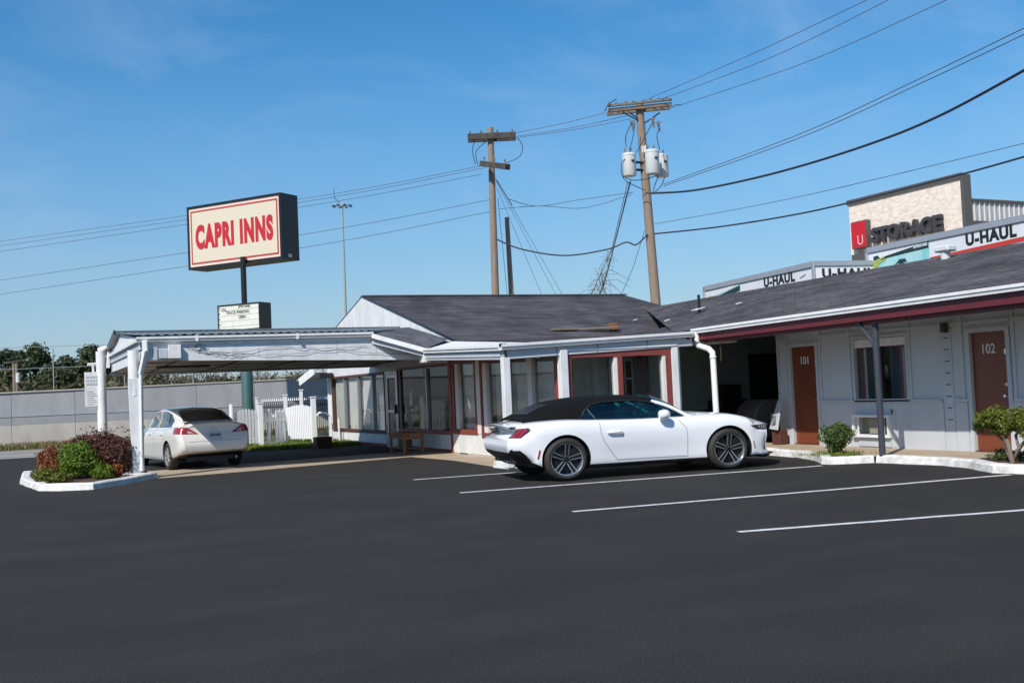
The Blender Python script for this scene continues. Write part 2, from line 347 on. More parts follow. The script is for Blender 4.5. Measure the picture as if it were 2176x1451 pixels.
# wall line of the concrete barrier behind the road
WP = Vector((-10.09, 28.83, 0)); WD = Vector((.99, -.14, 0)).normalized(); WN = Vector((WD.y, -WD.x, 0))   # WN points to the camera side
def wl(s, o=0, z=0): p = WP+WD*s+WN*o; return (p.x, p.y, z)
poly_up(sheet('road', [wl(-70, 2.2), wl(70, 2.2), wl(70, 9.6), wl(-70, 9.6)], -.012, 'road_concrete'))
for i, (o0, o1) in enumerate([(3.6, 4.1), (5.2, 5.7), (7.6, 8.1)]):
    poly_up(sheet('tyre_track', [wl(-70, o0), wl(70, o0), wl(70, o1), wl(-70, o1)], -.008, 'tyre_track'))
poly_up(sheet('parking_lot', [(-70, -60), (40, -60), (40, 1), (3.6, 1), (3.6, 4), (0, 4), (0, 14.2), (-3.6, 14.2), (-3.6, 18.5), wl(-70, 9.5)[:2]], 0, 'asphalt'))
poly_up(sheet('driveway_apron', [(-7.2, 4.45), (-5.43, 4.62), (-3.68, 5.05), (-1.2, 5.6), (-1.05, 3.3), (-1.28, .3), (.2, .3), (.2, 8.1), (-7.1, 7.2)], .004, 'concrete'))
poly_up(sheet('verge', [wl(-70, .1), wl(70, .1), wl(70, 2.3), wl(-70, 2.3)], -.004, 'dirt_ground'))
# kerbs: a swept painted profile
def kerb(name, path, w=.17, h=.13, closed=False, inner=1, zb=-.02):
    P = [Vector((p[0], p[1], 0)) for p in path]; b = MB(); sec = []
    for i, p in enumerate(P):
        a = (P[i]-P[i-1]).normalized() if i > 0 else (P[1]-P[0]).normalized(); c = (P[i+1]-P[i]).normalized() if i < len(P)-1 else a
        t = (a+c).normalized(); n = Vector((-t.y, t.x, 0))*inner; k = 1/max(.5, n.dot(Vector((-a.y, a.x, 0))*inner))
        jz = random.uniform(-.008, .008)
        sec.append([p+Vector((0, 0, zb)), p+n*.02*k+Vector((0, 0, h*.8+jz)), p+n*.05*k+Vector((0, 0, h+jz)), p+n*(w-.02)*k+Vector((0, 0, h+jz)), p+n*w*k+Vector((0, 0, h*.85)), p+n*w*k+Vector((0, 0, zb))])
    m = 6; vs = [v for s in sec for v in s]; fs = []
    for i in range(len(P)-1):
        for k in range(m-1): fs.append((i*m+k, (i+1)*m+k, (i+1)*m+k+1, i*m+k+1))
    fs += [list(range(m)), [(len(P)-1)*m+k for k in range(m)][::-1]]
    b.add(vs, fs); return struct(b, name, 'kerb_paint', smooth=30)
def dense(path, step=.22, jit=.012):
    out = []
    for a, c in zip(path[:-1], path[1:]):
        a, c = Vector((a[0], a[1], 0)), Vector((c[0], c[1], 0)); n = max(1, int((c-a).length/step))
        out += [a+(c-a)*i/n+Vector((random.uniform(-jit, jit), random.uniform(-jit, jit), 0)) for i in range(n)]
    return out+[Vector((path[-1][0], path[-1][1], 0))]
K1 = [(-1.32, .55), (-1.3, -.12), (1.2, -.16), (3.4, -.2), (3.47, -1.45), (3.33, -2.62)]
K2 = [(3.36, -2.68), (3.05, -3.5), (2.62, -4.2), (2.6, -4.4), (3.25, -4.75)]
K3 = [(3.27, -4.78), (3.43, -6.0), (3.3, -6.6), (2.86, -7.45), (2.95, -7.9), (3.35, -8.6), (3.4, -16)]
kerb('kerb', dense(K1), inner=1); kerb('kerb', dense(K2), inner=1, h=.125, w=.2); kerb('kerb', dense(K3), inner=1, h=.125, w=.22)
poly_up(sheet('walkway', [(-1.2, .5), (-1.2, -.02), (3.5, -.08), (3.58, -1.45), (3.45, -2.66), (3.2, -3.6), (2.75, -4.25), (3.35, -4.78), (3.54, -6), (3, -7.5), (3.5, -8.7), (3.5, -16), (4.95, -16), (4.95, 4.2), (-.02, 4.2), (-.02, .5)], .1, 'concrete'))
poly_up(sheet('planting_bed', [(3.38, -3.0), (2.9, -3.8), (2.72, -4.3), (3.2, -4.62), (3.45, -3.9)], .108, 'mulch'))
poly_up(sheet('planting_bed', [(3.45, -6.35), (3.05, -7.4), (3.1, -7.8), (3.5, -8.5), (3.85, -7.9), (3.8, -6.9)], .108, 'mulch'))
ISL = [(-7.0, 4.6), (-7.13, 4.36), (-7.6, 3.65), (-8.35, 2.68), (-8.9, 2.95), (-9.26, 3.39), (-9.56, 5.9), (-9.5, 8.4), (-8.6, 9.2), (-7.5, 9.2)]
kerb('kerb', dense(ISL[::-1]), inner=1, h=.125, w=.2)
poly_up(sheet('planting_island', [(-7.15, 4.75), (-8.35, 2.9), (-9.05, 3.5), (-9.35, 5.9), (-9.3, 8.2), (-8.6, 9), (-7.4, 9), (-7.1, 6)], .1, 'mulch'))
# parking lines, thin sheets of paint on the asphalt
def line(p, q, w=.1):
    p, q = Vector((p[0], p[1], 0)), Vector((q[0], q[1], 0)); d = (q-p).normalized(); n = Vector((-d.y, d.x, 0))*w/2; b = MB(); N = 18; vs = []
    for i in range(N+1):
        c = p+(q-p)*i/N; j = random.uniform(-.007, .007); vs += [c+n*(1+random.uniform(-.06, .06))+n.normalized()*j, c-n*(1+random.uniform(-.06, .06))+n.normalized()*j]
    b.add([(v.x, v.y, .004) for v in vs], [(2*i, 2*i+1, 2*i+3, 2*i+2) for i in range(N)]); return poly_up(struct(b, 'parking_line', 'line_paint'))
line((-3.42, -.78), (3.2, -1.55)); line((-3.74, -3.7), (2.38, -4.48)); line((-3.66, -7.08), (2.78, -7.83)); line((-3.29, -9.82), (3.1, -11.3))
# the raised storage yard behind the motel
b = MB(); b.box((13.6, -25, -.1), (90, 60, 1.1)); struct(b, 'storage_yard', 'concrete')
poly_up(sheet('lawn', [(-3.6, 14.2), (0, 13.0), (9, 13), (9, 27), wl(8, .2)[:2], wl(6.4, 6)[:2]], -.002, 'dirt_ground'))

# ================================================================= BARRIER WALL
bw = thing('barrier_wall', wl(0), 'long grey concrete barrier wall across the road, dark above and pale below', 'wall')
S0, S1, ZT = -16., 30., 2.2
def topz(s): return 2.2+.008*max(s, 0)
s = S0; k = 0
while s < S1:
    w_ = 2.35; z1 = topz(s+1); b = MB()
    P = lambda a, o, z: wl(a, o, z)
    e = s+w_-.014; o_ = random.uniform(-.012, .012)
    b.prism([wl(s, .0+o_, 1.25), wl(s, .0+o_, z1), wl(s, -.3, z1), wl(s, -.3, 1.25)], Vector(wl(e))-Vector(wl(s)))
    b.build('panel', 'wall_upper', bw)
    b = MB(); b.prism([wl(s, .06+o_, .93), wl(s, .06+o_, 1.225), wl(s, -.3, 1.225), wl(s, -.3, .93)], Vector(wl(e))-Vector(wl(s))); b.build('band', 'wall_mid', bw)
    b = MB(); b.prism([wl(s, .06+o_, -.1), wl(s, .06+o_, .925), wl(s, -.3, .925), wl(s, -.3, -.1)], Vector(wl(e))-Vector(wl(s))); b.build('base_panel', 'wall_lower', bw)
    s += w_
b = MB(); b.prism([wl(S0, -.05, -.1), wl(S0, -.05, 2.15), wl(S0, -.25, 2.15), wl(S0, -.25, -.1)], WD*(S1-S0)); b.build('joint_filler', 'joint_dark', bw)
b = MB(); b.prism([wl(S0, .05, 2.2), wl(S0, .05, 2.25), wl(S0, -.35, 2.25), wl(S0, -.35, 2.2)], WD*(-S0)); b.prism([wl(0, .05, 2.2), wl(0, .05, 2.25), wl(0, -.35, 2.25), wl(0, -.35, 2.2)], WD*S1+Vector((0, 0, .24))); b.build('coping', 'wall_lower', bw)
# wire fence standing behind the wall top
cf = thing('wire_fence', wl(0, -1.2), 'thin steel post and wire fence rising behind the concrete barrier wall', 'fence')
for i in range(17):
    s = -14.6+i*2.75; b = MB(); b.tube([wl(s, -1.2, 0), wl(s, -1.2, 4.0)], .024, 6); b.build('fence_post', 'steel_pale', cf)
for zz in (3.98, 3.1): b = MB(); b.tube([wl(-16, -1.2, zz), wl(29.5, -1.2, zz+.25)], .011, 4); b.build('fence_wire', 'steel_pale', cf)
# far-off double utility pole beyond the wall
fp = thing('utility_pole', (*atD(30, 836, 75).xy, 0), 'distant pair of thin utility poles among the pines beyond the barrier wall', 'utility pole')
for px in (29, 35):
    p = atD(px, 772, 75); q = atD(px+1, 840, 75); b = MB(); b.tube([(q.x, q.y, 0), (p.x, p.y, p.z)], .085, 6); b.build('pole', 'pole_wood', fp)
b = MB(); p, q = atD(8, 771, 75), atD(42, 767, 75); b.bar(p, q, .12, .12); b.build('crossarm', 'arm_dark', fp)
b = MB(); p = atD(38, 800, 75); b.lathe([(.0, -.4), (.15, -.4), (.15, .2), (.1, .25), (0, .25)], p, n=10); b.build('transformer', 'can_grey', fp)
# ================================================================= MOTEL OFFICE
def wall_grid(b, axis, fixed, thick, u0, u1, z0, z1, holes, mi=0):
    """wall in the plane axis=fixed running along the other axis, thick into +axis, with rectangular openings (u0,u1,z0,z1)"""
    us = sorted({u0, u1, *[h[0] for h in holes], *[h[1] for h in holes]}); zs = sorted({z0, z1, *[h[2] for h in holes], *[h[3] for h in holes]})
    for i in range(len(us)-1):
        for j in range(len(zs)-1):
            cu, cz = (us[i]+us[i+1])/2, (zs[j]+zs[j+1])/2
            if any(h[0] < cu < h[1] and h[2] < cz < h[3] for h in holes): continue
            if axis == 'x': b.box((fixed, us[i], zs[j]), (fixed+thick, us[i+1], zs[j+1]), mi)
            else: b.box((us[i], fixed, zs[j]), (us[i+1], fixed+thick, zs[j+1]), mi)
def frame_x(parent, y0, y1, z0, z1, m, x0, x1, w=.07, wb=None, name='frame', mull=(), mm=None):
    wb = wb or w; b = MB(); b.box((x0, y0, z1-w), (x1, y1, z1)); b.box((x0, y0, z0), (x1, y1, z0+wb)); b.box((x0, y0, z0+wb), (x1, y0+w, z1-w)); b.box((x0, y1-w, z0+wb), (x1, y1, z1-w))
    fr = b.build(name, m, parent)
    for y in mull:
        b = MB(); b.box((x0+.015, y-.02, z0+wb), (x1, y+.02, z1-w)); b.build('mullion', mm or 'aluminium', parent if parent.parent else fr)
    return fr
def pane_x(parent, y0, y1, z0, z1, x, m='window_glass'):
    b = MB(); b.box((x, y0, z0), (x+.006, y1, z1)); return b.build('pane', m, parent)
def curtain(parent, a, c, z0, z1, m, amp=.03, waves=9, name='curtain', scallop=0):
    a, c = Vector(a), Vector(c); d = (c-a); n = Vector((-d.y, d.x, 0)).normalized(); N = waves*6; vs = []
    for i in range(N+1):
        t = i/N; p = a+d*t+n*amp*math.sin(2*PI*waves*t+.8*math.sin(7*t)); lo = z0+scallop*abs(math.sin(PI*2*t))
        vs += [(p.x, p.y, lo), (p.x, p.y, z1)]
    b = MB(); b.add(vs, [(2*i, 2*i+2, 2*i+3, 2*i+1) for i in range(N)]); return b.build(name, m, parent, smooth=60, fix=False)
of = thing('motel_office', (0, 0, 0), 'low white motel office with dark shingle roof and red framed windows', 'motel office')
LW = (10.95, 16.5, .42, 2.08); DR = (9.85, 10.8, .02, 2.1); BW = (5.98, 9.75, .5, 2.14); W3 = (4.35, 5.72, .55, 2.2); W4 = (.32, 4.0, .5, 2.16)
b = MB(); wall_grid(b, 'x', 0, .16, 5.3, 17, 0, 2.6, [LW, DR, BW, (5.0, 5.72, .55, 2.2)]); wall_grid(b, 'x', 0, .16, 0, 5.3, 0, 2.28, [(4.35, 5.5, .55, 2.2), W4]); b.build('wall', 'white_siding', of)
# grooved boarding under the windows, each board a proud strip
b = MB()
for y0, y1, z1 in ((10.98, 16.95, .40), (6.0, 9.8, .47), (4.05, 5.9, .5), (.2, 4.05, .46)):
    y = y0
    while y < y1-.05: b.box((-.016, y, .08 if y0 > 5 else .03), (-.001, min(y+.105, y1), z1)); y += .125
b.build('boarding', 'white_paint', of, kind='stuff')
b = MB(); b.box((-.03, 6.0, .0), (-.002, 9.8, .085)); b.box((-.03, 10.9, .0), (-.002, 17.0, .085)); b.build('skirting', 'red_trim', of)
b = MB(); b.box((-.035, 5.83, 0), (-.002, 5.95, 2.3)); b.build('corner_trim', 'red_trim', of)
b = MB(); b.box((-.03, 16.86, 0), (.0, 17.02, 2.38)); b.build('corner_board', 'white_paint', of)
b = MB(); b.box((-.028, 4.03, .5), (-.003, 4.32, 2.3)); b.build('corner_board', 'white_paint', of)
# left window with white boards behind it
w = frame_x(of, *LW[:2], LW[2]-.06, LW[3]+.06, 'brown_trim', -.03, .1, .07, .1, 'window')
for y in (12.15, 13.63, 15.13): b = MB(); b.box((-.01, y-.025, .46), (.08, y+.025, 2.06)); b.build('mullion', 'aluminium', w)
for y0, y1 in ((11.0, 12.12), (12.18, 13.6), (13.66, 15.1), (15.16, 16.45)): pane_x(w, y0, y1, .44, 2.06, .05, 'clear_glass')
for y0, y1 in ((11.02, 12.1), (12.16, 13.35), (13.95, 14.85), (15.4, 16.4)):
    b = MB(); b.box((.09, y0, .44), (.11, y1, 2.06)); b.build('shade_board', 'curtain', w)
b = MB(); b.box((.062, 11.1, 1.02), (.085, 11.85, 1.2)); b.build('notice', 'rust', w)
# entrance door
d = frame_x(of, 9.8, 10.85, .02, 2.12, 'aluminium', -.04, .08, .06, .04, 'entrance_door')
b = MB(); b.box((-.03, 9.87, .06), (.02, 9.98, 2.05)); b.box((-.03, 10.67, .06), (.02, 10.78, 2.05)); b.box((-.03, 9.98, 1.94), (.02, 10.67, 2.05)); b.box((-.03, 9.98, .06), (.02, 10.67, .28)); b.box((-.03, 9.98, .98), (.02, 10.67, 1.05)); b.build('leaf', 'aluminium', d)
pane_x(d, 9.98, 10.67, .28, .98, -.005, 'dark_glass'); pane_x(d, 9.98, 10.67, 1.05, 1.94, -.005, 'dark_glass')
b = MB(); b.box((-.1, 9.9, .95), (-.03, 9.95, 1.2)); b.build('handle', 'black_metal', d)
b = MB(); b.box((.05, 10.1, 1.1), (.06, 10.5, 1.9)); b.build('poster', 'lace', d)
# big two-pane window
w = frame_x(of, BW[0]-.04, BW[1]+.08, BW[2]-.06, BW[3]+.05, 'red_trim', -.03, .1, .06, .1, 'window')
b = MB(); b.box((-.01, 7.57, .55), (.08, 7.62, 2.1)); b.build('mullion', 'aluminium', w)
pane_x(w, 6.0, 7.57, .52, 2.13, .05, 'dark_glass'); pane_x(w, 7.62, 9.75, .52, 2.13, .05, 'dark_glass')
# narrow window
w = frame_x(of, W3[0]-.08, W3[1]+.04, W3[2]-.08, W3[3]+.05, 'red_trim', -.03, .1, .11, .12, 'window')
b = MB(); b.box((-.01, 5.4, .56), (.09, 5.6, 2.14)); b.build('jamb', 'white_paint', w)
pane_x(w, W3[0], 5.41, W3[2], W3[3], .06)
curtain(w, (.22, 4.38, 0), (.22, 5.5, 0), .3, 2.2, 'lace', .02, 10); curtain(w, (.3, 4.36, 0), (.3, 5.7, 0), 1.8, 2.2, 'curtain', .02, 4, 'valance', -.12)
# wide window beside the porch post
w = frame_x(of, W4[0]-.1, W4[1]+.05, W4[2]-.09, W4[3]+.05, 'red_trim', -.03, .1, .1, .12, 'window')
for y0, y1, m in ((1.38, 1.58, 'white_paint'), (3.72, 3.92, 'white_paint'), (2.62, 2.7, 'white_paint')): b = MB(); b.box((-.012, y0, .52), (.1, y1, 2.1)); b.build('mullion', m, w)
for y0, y1 in ((.34, 1.39), (1.57, 2.63), (2.69, 3.73)): pane_x(w, y0, y1, .5, 2.14, .06)
curtain(w, (.22, 1.62, 0), (.22, 2.55, 0), .2, 2.2, 'lace', .03, 9); curtain(w, (.24, 2.85, 0), (.24, 3.7, 0), .2, 2.2, 'lace', .03, 7); curtain(w, (.26, .4, 0), (.26, 1.36, 0), .2, 2.2, 'lace', .03, 8)
curtain(w, (.32, .35, 0), (.32, 3.9, 0), 1.75, 2.2, 'curtain', .02, 8, 'valance', -.1)
# front wall facing the parked cars, under the long gutter
RW = (.07, 2.45, .6, 2.14)
b = MB(); wall_grid(b, 'y', 0, .14, .0, 2.62, 0, 2.3, [(RW[0]+.03, RW[1]-.02, RW[2], RW[3]-.02)]); b.build('wall', 'white_siding', of)
b = MB(); b.box((-.09, -.1, 0), (.07, .06, 2.2)); b.build('corner_post', 'white_paint', of, bevel=.006)
b = MB(); b.box((2.48, -.06, 0), (2.62, .0, 2.22)); b.build('corner_board', 'white_paint', of)
b = MB()
b.box((.07, -.035, 2.04), (2.46, -.002, 2.16)); b.box((.07, -.035, .5), (2.46, -.002, .62)); b.box((.07, -.035, .62), (.17, -.002, 2.04)); b.box((2.34, -.035, .62), (2.46, -.002, 2.04)); b.box((1.21, -.035, .62), (1.32, -.002, 2.04))
w = b.build('window', 'red_trim', of)
b = MB(); b.box((1.14, -.02, .62), (1.21, .1, 2.04)); b.build('jamb', 'curtain', w)
b = MB(); b.box((2.27, -.02, .62), (2.34, .1, 2.04)); b.build('jamb', 'curtain', w)
for x0, x1 in ((.17, 1.14), (1.32, 2.27)): b = MB(); b.box((x0, .05, .6), (x1, .056, 2.06)); b.build('pane', 'window_glass', w)
# what shows through those panes: a white door, a sash window, walls
b = MB(); b.box((.17, 1.7, 0), (2.6, 1.76, 2.4)); b.build('inner_wall', 'lace', of)
b = MB(); b.box((.95, 1.64, .1), (1.72, 1.698, 2.1)); dd = b.build('inner_door', 'white_paint', of)
for z0, z1 in ((.25, .9), (1.15, 1.9)): b = MB(); b.box((1.08, 1.622, z0), (1.58, 1.639, z1)); b.build('door_panel', 'lace', dd)
b = MB(); b.box((1.98, 1.64, .8), (2.55, 1.698, 2.0)); sw = b.build('sash_window', 'black_void', of)
b = MB()
for x in (1.98, 2.17, 2.36, 2.55): b.box((x-.018, 1.62, .8), (x+.018, 1.639, 2.0))
for z in (.8, 1.2, 1.6, 2.0): b.box((1.98, 1.622, z-.018), (2.55, 1.638, z+.018))
b.build('sash_bars', 'white_paint', sw)
curtain(of, (1.95, .5, 0), (2.25, .45, 0), .3, 2.1, 'brown_trim', .02, 4)
# rooms behind the glass
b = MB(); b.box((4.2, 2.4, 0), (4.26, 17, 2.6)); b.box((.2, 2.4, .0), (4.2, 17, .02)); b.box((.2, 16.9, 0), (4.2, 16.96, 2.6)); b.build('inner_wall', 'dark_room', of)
b = MB(); b.box((.16, .16, 2.26), (4.26, 17, 2.29)); b.build('ceiling', 'lace', of)
b = MB(); b.box((2.62, .0, 0), (2.7, 5.0, 2.3)); b.box((2.62, 5.0, 0), (2.7, 17, 2.5)); b.build('side_wall', 'breezeway_wall', of)
b = MB(); b.box((.3, 6.6, .0), (.9, 8.8, .95)); b.build('counter', 'brown_trim', of)
# gable, roof
b = MB(); b.prism([(-.10, 4.2, 2.55), (-.10, 5.25, 2.66), (-.10, 12.5, 4.415), (-.10, 19.75, 2.66), (-.10, 19.0, 2.55)], (.1, 0, 0)); b.build('gable', 'white_siding', of)
def courses(b, e0, e1, r0, r1, step=.139, lift=.012):
    """sawtooth shingle courses between eave edge e0-e1 and ridge edge r0-r1"""
    e0, e1, r0, r1 = map(Vector, (e0, e1, r0, r1)); n = max(1, int((r0-e0).length/step)); up = (e1-e0).cross(r0-e0).normalized()
    if up.z < 0: up = -up
    for i in range(n):
        a, c = e0.lerp(r0, i/n), e1.lerp(r1, i/n); a2, c2 = e0.lerp(r0, (i+1)/n), e1.lerp(r1, (i+1)/n); o = up*(lift+random.uniform(-.003, .003))
        b.quad(a+o, c+o, c2, a2); b.quad(a-up*.002, c-up*.002, c+o, a+o)
b = MB(); courses(b, (-.12, 5.2, 2.66), (9.0, 5.2, 2.66), (-.12, 12.5, 4.43), (9.0, 12.5, 4.43)); courses(b, (-.12, 19.8, 2.66), (9.0, 19.8, 2.66), (-.12, 12.5, 4.43), (9.0, 12.5, 4.43))
b.prism([(9.0, 5.2, 2.5), (9.0, 12.5, 4.4), (9.0, 19.8, 2.5)], (-.1, 0, 0)); rf = b.build('roof', 'shingle', of)
b = MB(); b.bar((-.11, 5.15, 2.67), (-.11, 12.5, 4.445), .05, .025); b.build('drip_edge', 'black_metal', of)
b = MB(); b.bar((-.1, 12.5, 4.45), (9, 12.5, 4.45), .3, .035); b.build('ridge_cap', 'shingle', rf)
# low porch roof in front of it
b = MB()
b.prism([(-1.3, 4.05, 2.45), (-1.32, -.05, 2.29), (-.12, -.05, 2.335), (-.12, 5.3, 2.68)], (0, 0, -.05)); b.build('porch_roof', 'white_paint', of)
b = MB(); courses(b, (-.14, -.05, 2.345), (3.05, -.05, 2.455), (-.14, 5.25, 2.69), (4.7, 5.25, 2.71)); b.build('lower_roof', 'shingle', rf)
b = MB(); b.prism([(-1.29, 4.0, 2.21), (-1.29, .0, 2.05), (0, .0, 2.2), (0, 4.4, 2.24)], (0, 0, .03)); b.build('porch_ceiling', 'ceiling_board', of)
b = MB(); b.prism([(-1.31, 4.1, 2.21), (-1.31, -.02, 2.05), (-1.31, -.02, 2.24), (-1.31, 4.1, 2.40)], (.05, 0, 0)); b.build('fascia', 'grey_fascia', of)
b = MB(); b.prism([(-1.33, 4.1, 2.26), (-1.33, -.02, 2.105), (-1.33, -.02, 2.17), (-1.33, 4.1, 2.33)], (.018, 0, 0)); b.build('fascia_board', 'grey_fascia', of)
b = MB(); b.prism([(-1.3, -.06, 2.05), (2.98, -.06, 2.21), (2.98, -.06, 2.37), (-1.3, -.06, 2.23)], (0, .05, 0)); b.build('fascia', 'grey_fascia', of)
for x in (-.15, .75, 1.9): z = 2.05+.0375*(x+1.3); b = MB(); b.box((x, -.065, z+.005), (x+.015, -.061, z+.17)); b.build('fascia_joint', 'joint_dark', of)
b = MB(); b.prism([(.02, -.075, 2.165), (2.6, -.075, 2.215), (2.6, -.075, 2.245), (.02, -.075, 2.20)], (0, .012, 0)); b.build('trim_strip', 'white_paint', of)
def gutter(parent, p, q, w=.12, h=.11, m='gutter_white', out=(0, -1, 0)):
    p, q, o = Vector(p), Vector(q), Vector(out); u = Vector((0, 0, 1))
    sec = [(0, 0), (w*.72, 0), (w*.78, h*.35), (w, h*.55), (w, h), (w*.88, h), (w*.86, h*.62), (0, h*.62)]
    b = MB(); b.prism([p+o*a+u*c for a, c in sec], q-p); return b.build('gutter', m, parent)
gutter(of, (-1.35, -.06, 2.225), (2.98, -.06, 2.385)); gutter(of, (-1.31, 4.15, 2.37), (-1.31, -.1, 2.215), out=(-1, 0, 0), w=.1)
b = MB(); b.obox((-1.28, -.08, 2.30), (.07, 0, 0), (0, .05, 0), (0, 0, .05)); b.build('gutter_end', 'black_metal', of, bevel=.01)
b = MB(); b.tube([(-1.25, -.1, 2.25), (-1.24, -.1, 2.05)], .022, 6); b.build('gutter_outlet', 'black_metal', of)
b = MB(); b.box((-1.37, 4.0, 2.16), (-1.2, 4.28, 2.42)); b.build('beam_end', 'white_paint', of, bevel=.008)
b = MB(); b.box((-1.32, -.14, .02), (-1.18, .0, 2.08)); b.build('porch_post', 'white_paint', of, bevel=.006)
# broken junction of the two gutters
b = MB(); b.bar((2.85, -.08, 2.36), (3.2, .1, 2.52), .07, .05); b.bar((2.9, -.05, 2.48), (3.1, .05, 2.34), .04, .03); b.build('flashing', 'black_metal', of)
# cricket: little shingle slope that joins carport and porch
b = MB(); A, Bq, Cq, Dq = (-2.4, 4.46, 2.84), (-1.32, 4.02, 2.46), (-.16, 5.5, 2.74), (-.2, 8.2, 3.22)
b.add([A, Bq, Cq, Dq, (-2.4, 6.3, 3.02)], [(0, 1, 2), (0, 2, 3), (0, 3, 4)]); b.build('cricket_roof', 'shingle_turned', of, fix=True)
p, q = Vector((-2.4, 4.43, 2.80)), Vector((-1.28, 3.97, 2.41))
b = MB(); b.bar(p, q, .1, .1); b.build('gutter', 'gutter_white', of)
b = MB(); b.bar(p+Vector((.02, .05, -.1)), q+Vector((0, .05, -.06)), .03, .14); b.build('fascia', 'grey_fascia', of)
b = MB(); b.box((-.09, 16.6, .42), (-.031, 16.78, .66)); b.build('outlet_box', 'grey_fascia', of, bevel=.01)
b = MB(); b.box((-.5, 16.2, 2.12), (-.04, 16.9, 2.28)); b.build('dark_canopy', 'black_metal', of, bevel=.01)
# soffit corner left of the lobby
p, q = atD(637, 812, 37.2), atD(666, 789, 36.2)
b = MB(); b.bar(p, q, .06, .26); b.build('awning_edge', 'white_paint', of)
b = MB(); b.bar(p+Vector((.25, .3, .06)), q+Vector((.35, .3, -.02)), .6, .03); b.build('awning', 'white_siding', of)

# ================================================================= MOTEL WING
wg = thing('motel_wing', (4.9, -8, 0), 'grey blue motel room wing with brown doors under a red beam and shingle roof', 'motel wing')
D1 = (-1.55, -.78, .1, 2.08); D2 = (-6.11, -5.38, .1, 2.08); WW = (-3.96, -2.62, .98, 2.16); AC = (-3.47, -2.62, .34, .66); D3 = (-10.6, -9.8, .1, 2.08); WW2 = (-8.8, -7.4, .98, 2.16)
b = MB(); wall_grid(b, 'x', 4.9, .15, -16, -.35, .1, 2.75, [D1, D2, WW, AC, D3, WW2]); wall_grid(b, 'y', -.5, .15, 5.05, 13.2, .1, 2.75, []); b.build('wall', 'wing_paint', wg)
def batten(y, z0, z1, w=.06, t=.022): b = MB(); b.box((4.9-t, y-w/2, z0), (4.899, y+w/2, z1)); b.build('batten', 'wing_paint', wg)
def rail(y0, y1, z, h=.06, t=.028): b = MB(); b.box((4.9-t, y0, z), (4.899, y1, z+h)); b.build('rail', 'wing_paint', wg)
for y in (-.64, -2.5, -4.02): batten(y, .98, 2.6)
batten(-1.66, .98, 2.6); batten(-5.2, .98, 2.6); batten(-6.24, .98, 2.6); batten(-7.3, .98, 2.6); batten(-.38, .1, 2.6)
for y0, y1 in ((-.66, -.4), (-2.48, -1.68), (-4.0, -2.52)): rail(y0, y1, 2.22)
rail(-5.18, -4.05, 2.22); rail(-6.2, -5.25, 2.22); rail(-7.28, -6.26, 2.22); rail(-9, -7.32, 2.22)
for y0, y1 in ((-.72, -.4), (-4.72, -1.62), (-5.3, -5.0), (-7.3, -6.2)): rail(y0, y1, .93, .05, .035)
# raised lower panels
for y0, y1 in ((-4.74, -1.62), (-5.26, -5.0), (-.73, -.4), (-9, -6.18)):
    b = MB()
    if y0 == -4.74: wall_grid(b, 'x', 4.878, .021, y0, y1, .1, .925, [AC])
    else: b.box((4.878, y0, .1), (4.899, y1, .925))
    b.build('lower_panel', 'wing_paint', wg)
# pilaster with cut marks
b = MB(); b.box((4.885, -4.98, .1), (4.899, -4.76, 2.2)); pl = b.build('pilaster', 'wing_paint', wg)
for i in range(8): z = .62+i*.2; b = MB(); b.box((4.878, -4.93, z), (4.884, -4.83, z+.018)); b.build('notch', 'joint_dark', pl)
b = MB()
for i in range(9): z = .35+i*.2; b.box((4.872, -.43, z), (4.876, -.37, z+.016))
b.build('notch_row', 'joint_dark', wg, kind='stuff')
def motel_door(y0, y1, num, parent):
    b = MB(); b.box((4.93, y0+.004, .12), (4.97, y1-.004, 2.07)); d = b.build('door', 'door_brown', parent)
    b = MB(); b.box((4.862, y0-.075, .1), (4.9-.001, y0, 2.15)); b.box((4.862, y1, .1), (4.9-.001, y1+.075, 2.15)); b.box((4.862, y0, 2.08), (4.9-.001, y1, 2.15)); b.build('door_frame', 'wing_paint', d)
    b = MB(); b.box((4.86, y0, .1), (4.96, y1, .118)); b.build('threshold', 'brown_trim', d)
    b = MB(); b.lathe([(0, -.07), (.025, -.07), (.03, -.05), (.012, -.03), (.03, -.005), (.03, 0)], (4.93, y0+.07, 1.02), axis='x', n=12); b.build('handle', 'chrome', d, smooth=40)
    b = MB(); b.box((4.915, y0+.05, 1.18), (4.929, y0+.09, 1.23)); b.build('deadbolt', 'chrome', d)
    b = MB(); b.box((4.915, y0+.03, 1.70), (4.929, y0+.075, 1.78)); b.build('latch', 'chrome', d)
    return d
d = motel_door(D1[0], D1[1], '101', wg); text('door_number', '101', (4.929, -1.05, 1.72), (4.929, -1.28, 1.72), .16, (-1, 0, 0), 'white_paint', d, .006, .012)
d = motel_door(D2[0], D2[1], '102', wg); text('door_number', '102', (4.929, -5.60, 1.72), (4.929, -5.86, 1.72), .165, (-1, 0, 0), 'white_paint', d, .006, .012)
d = motel_door(D3[0], D3[1], '103', wg)
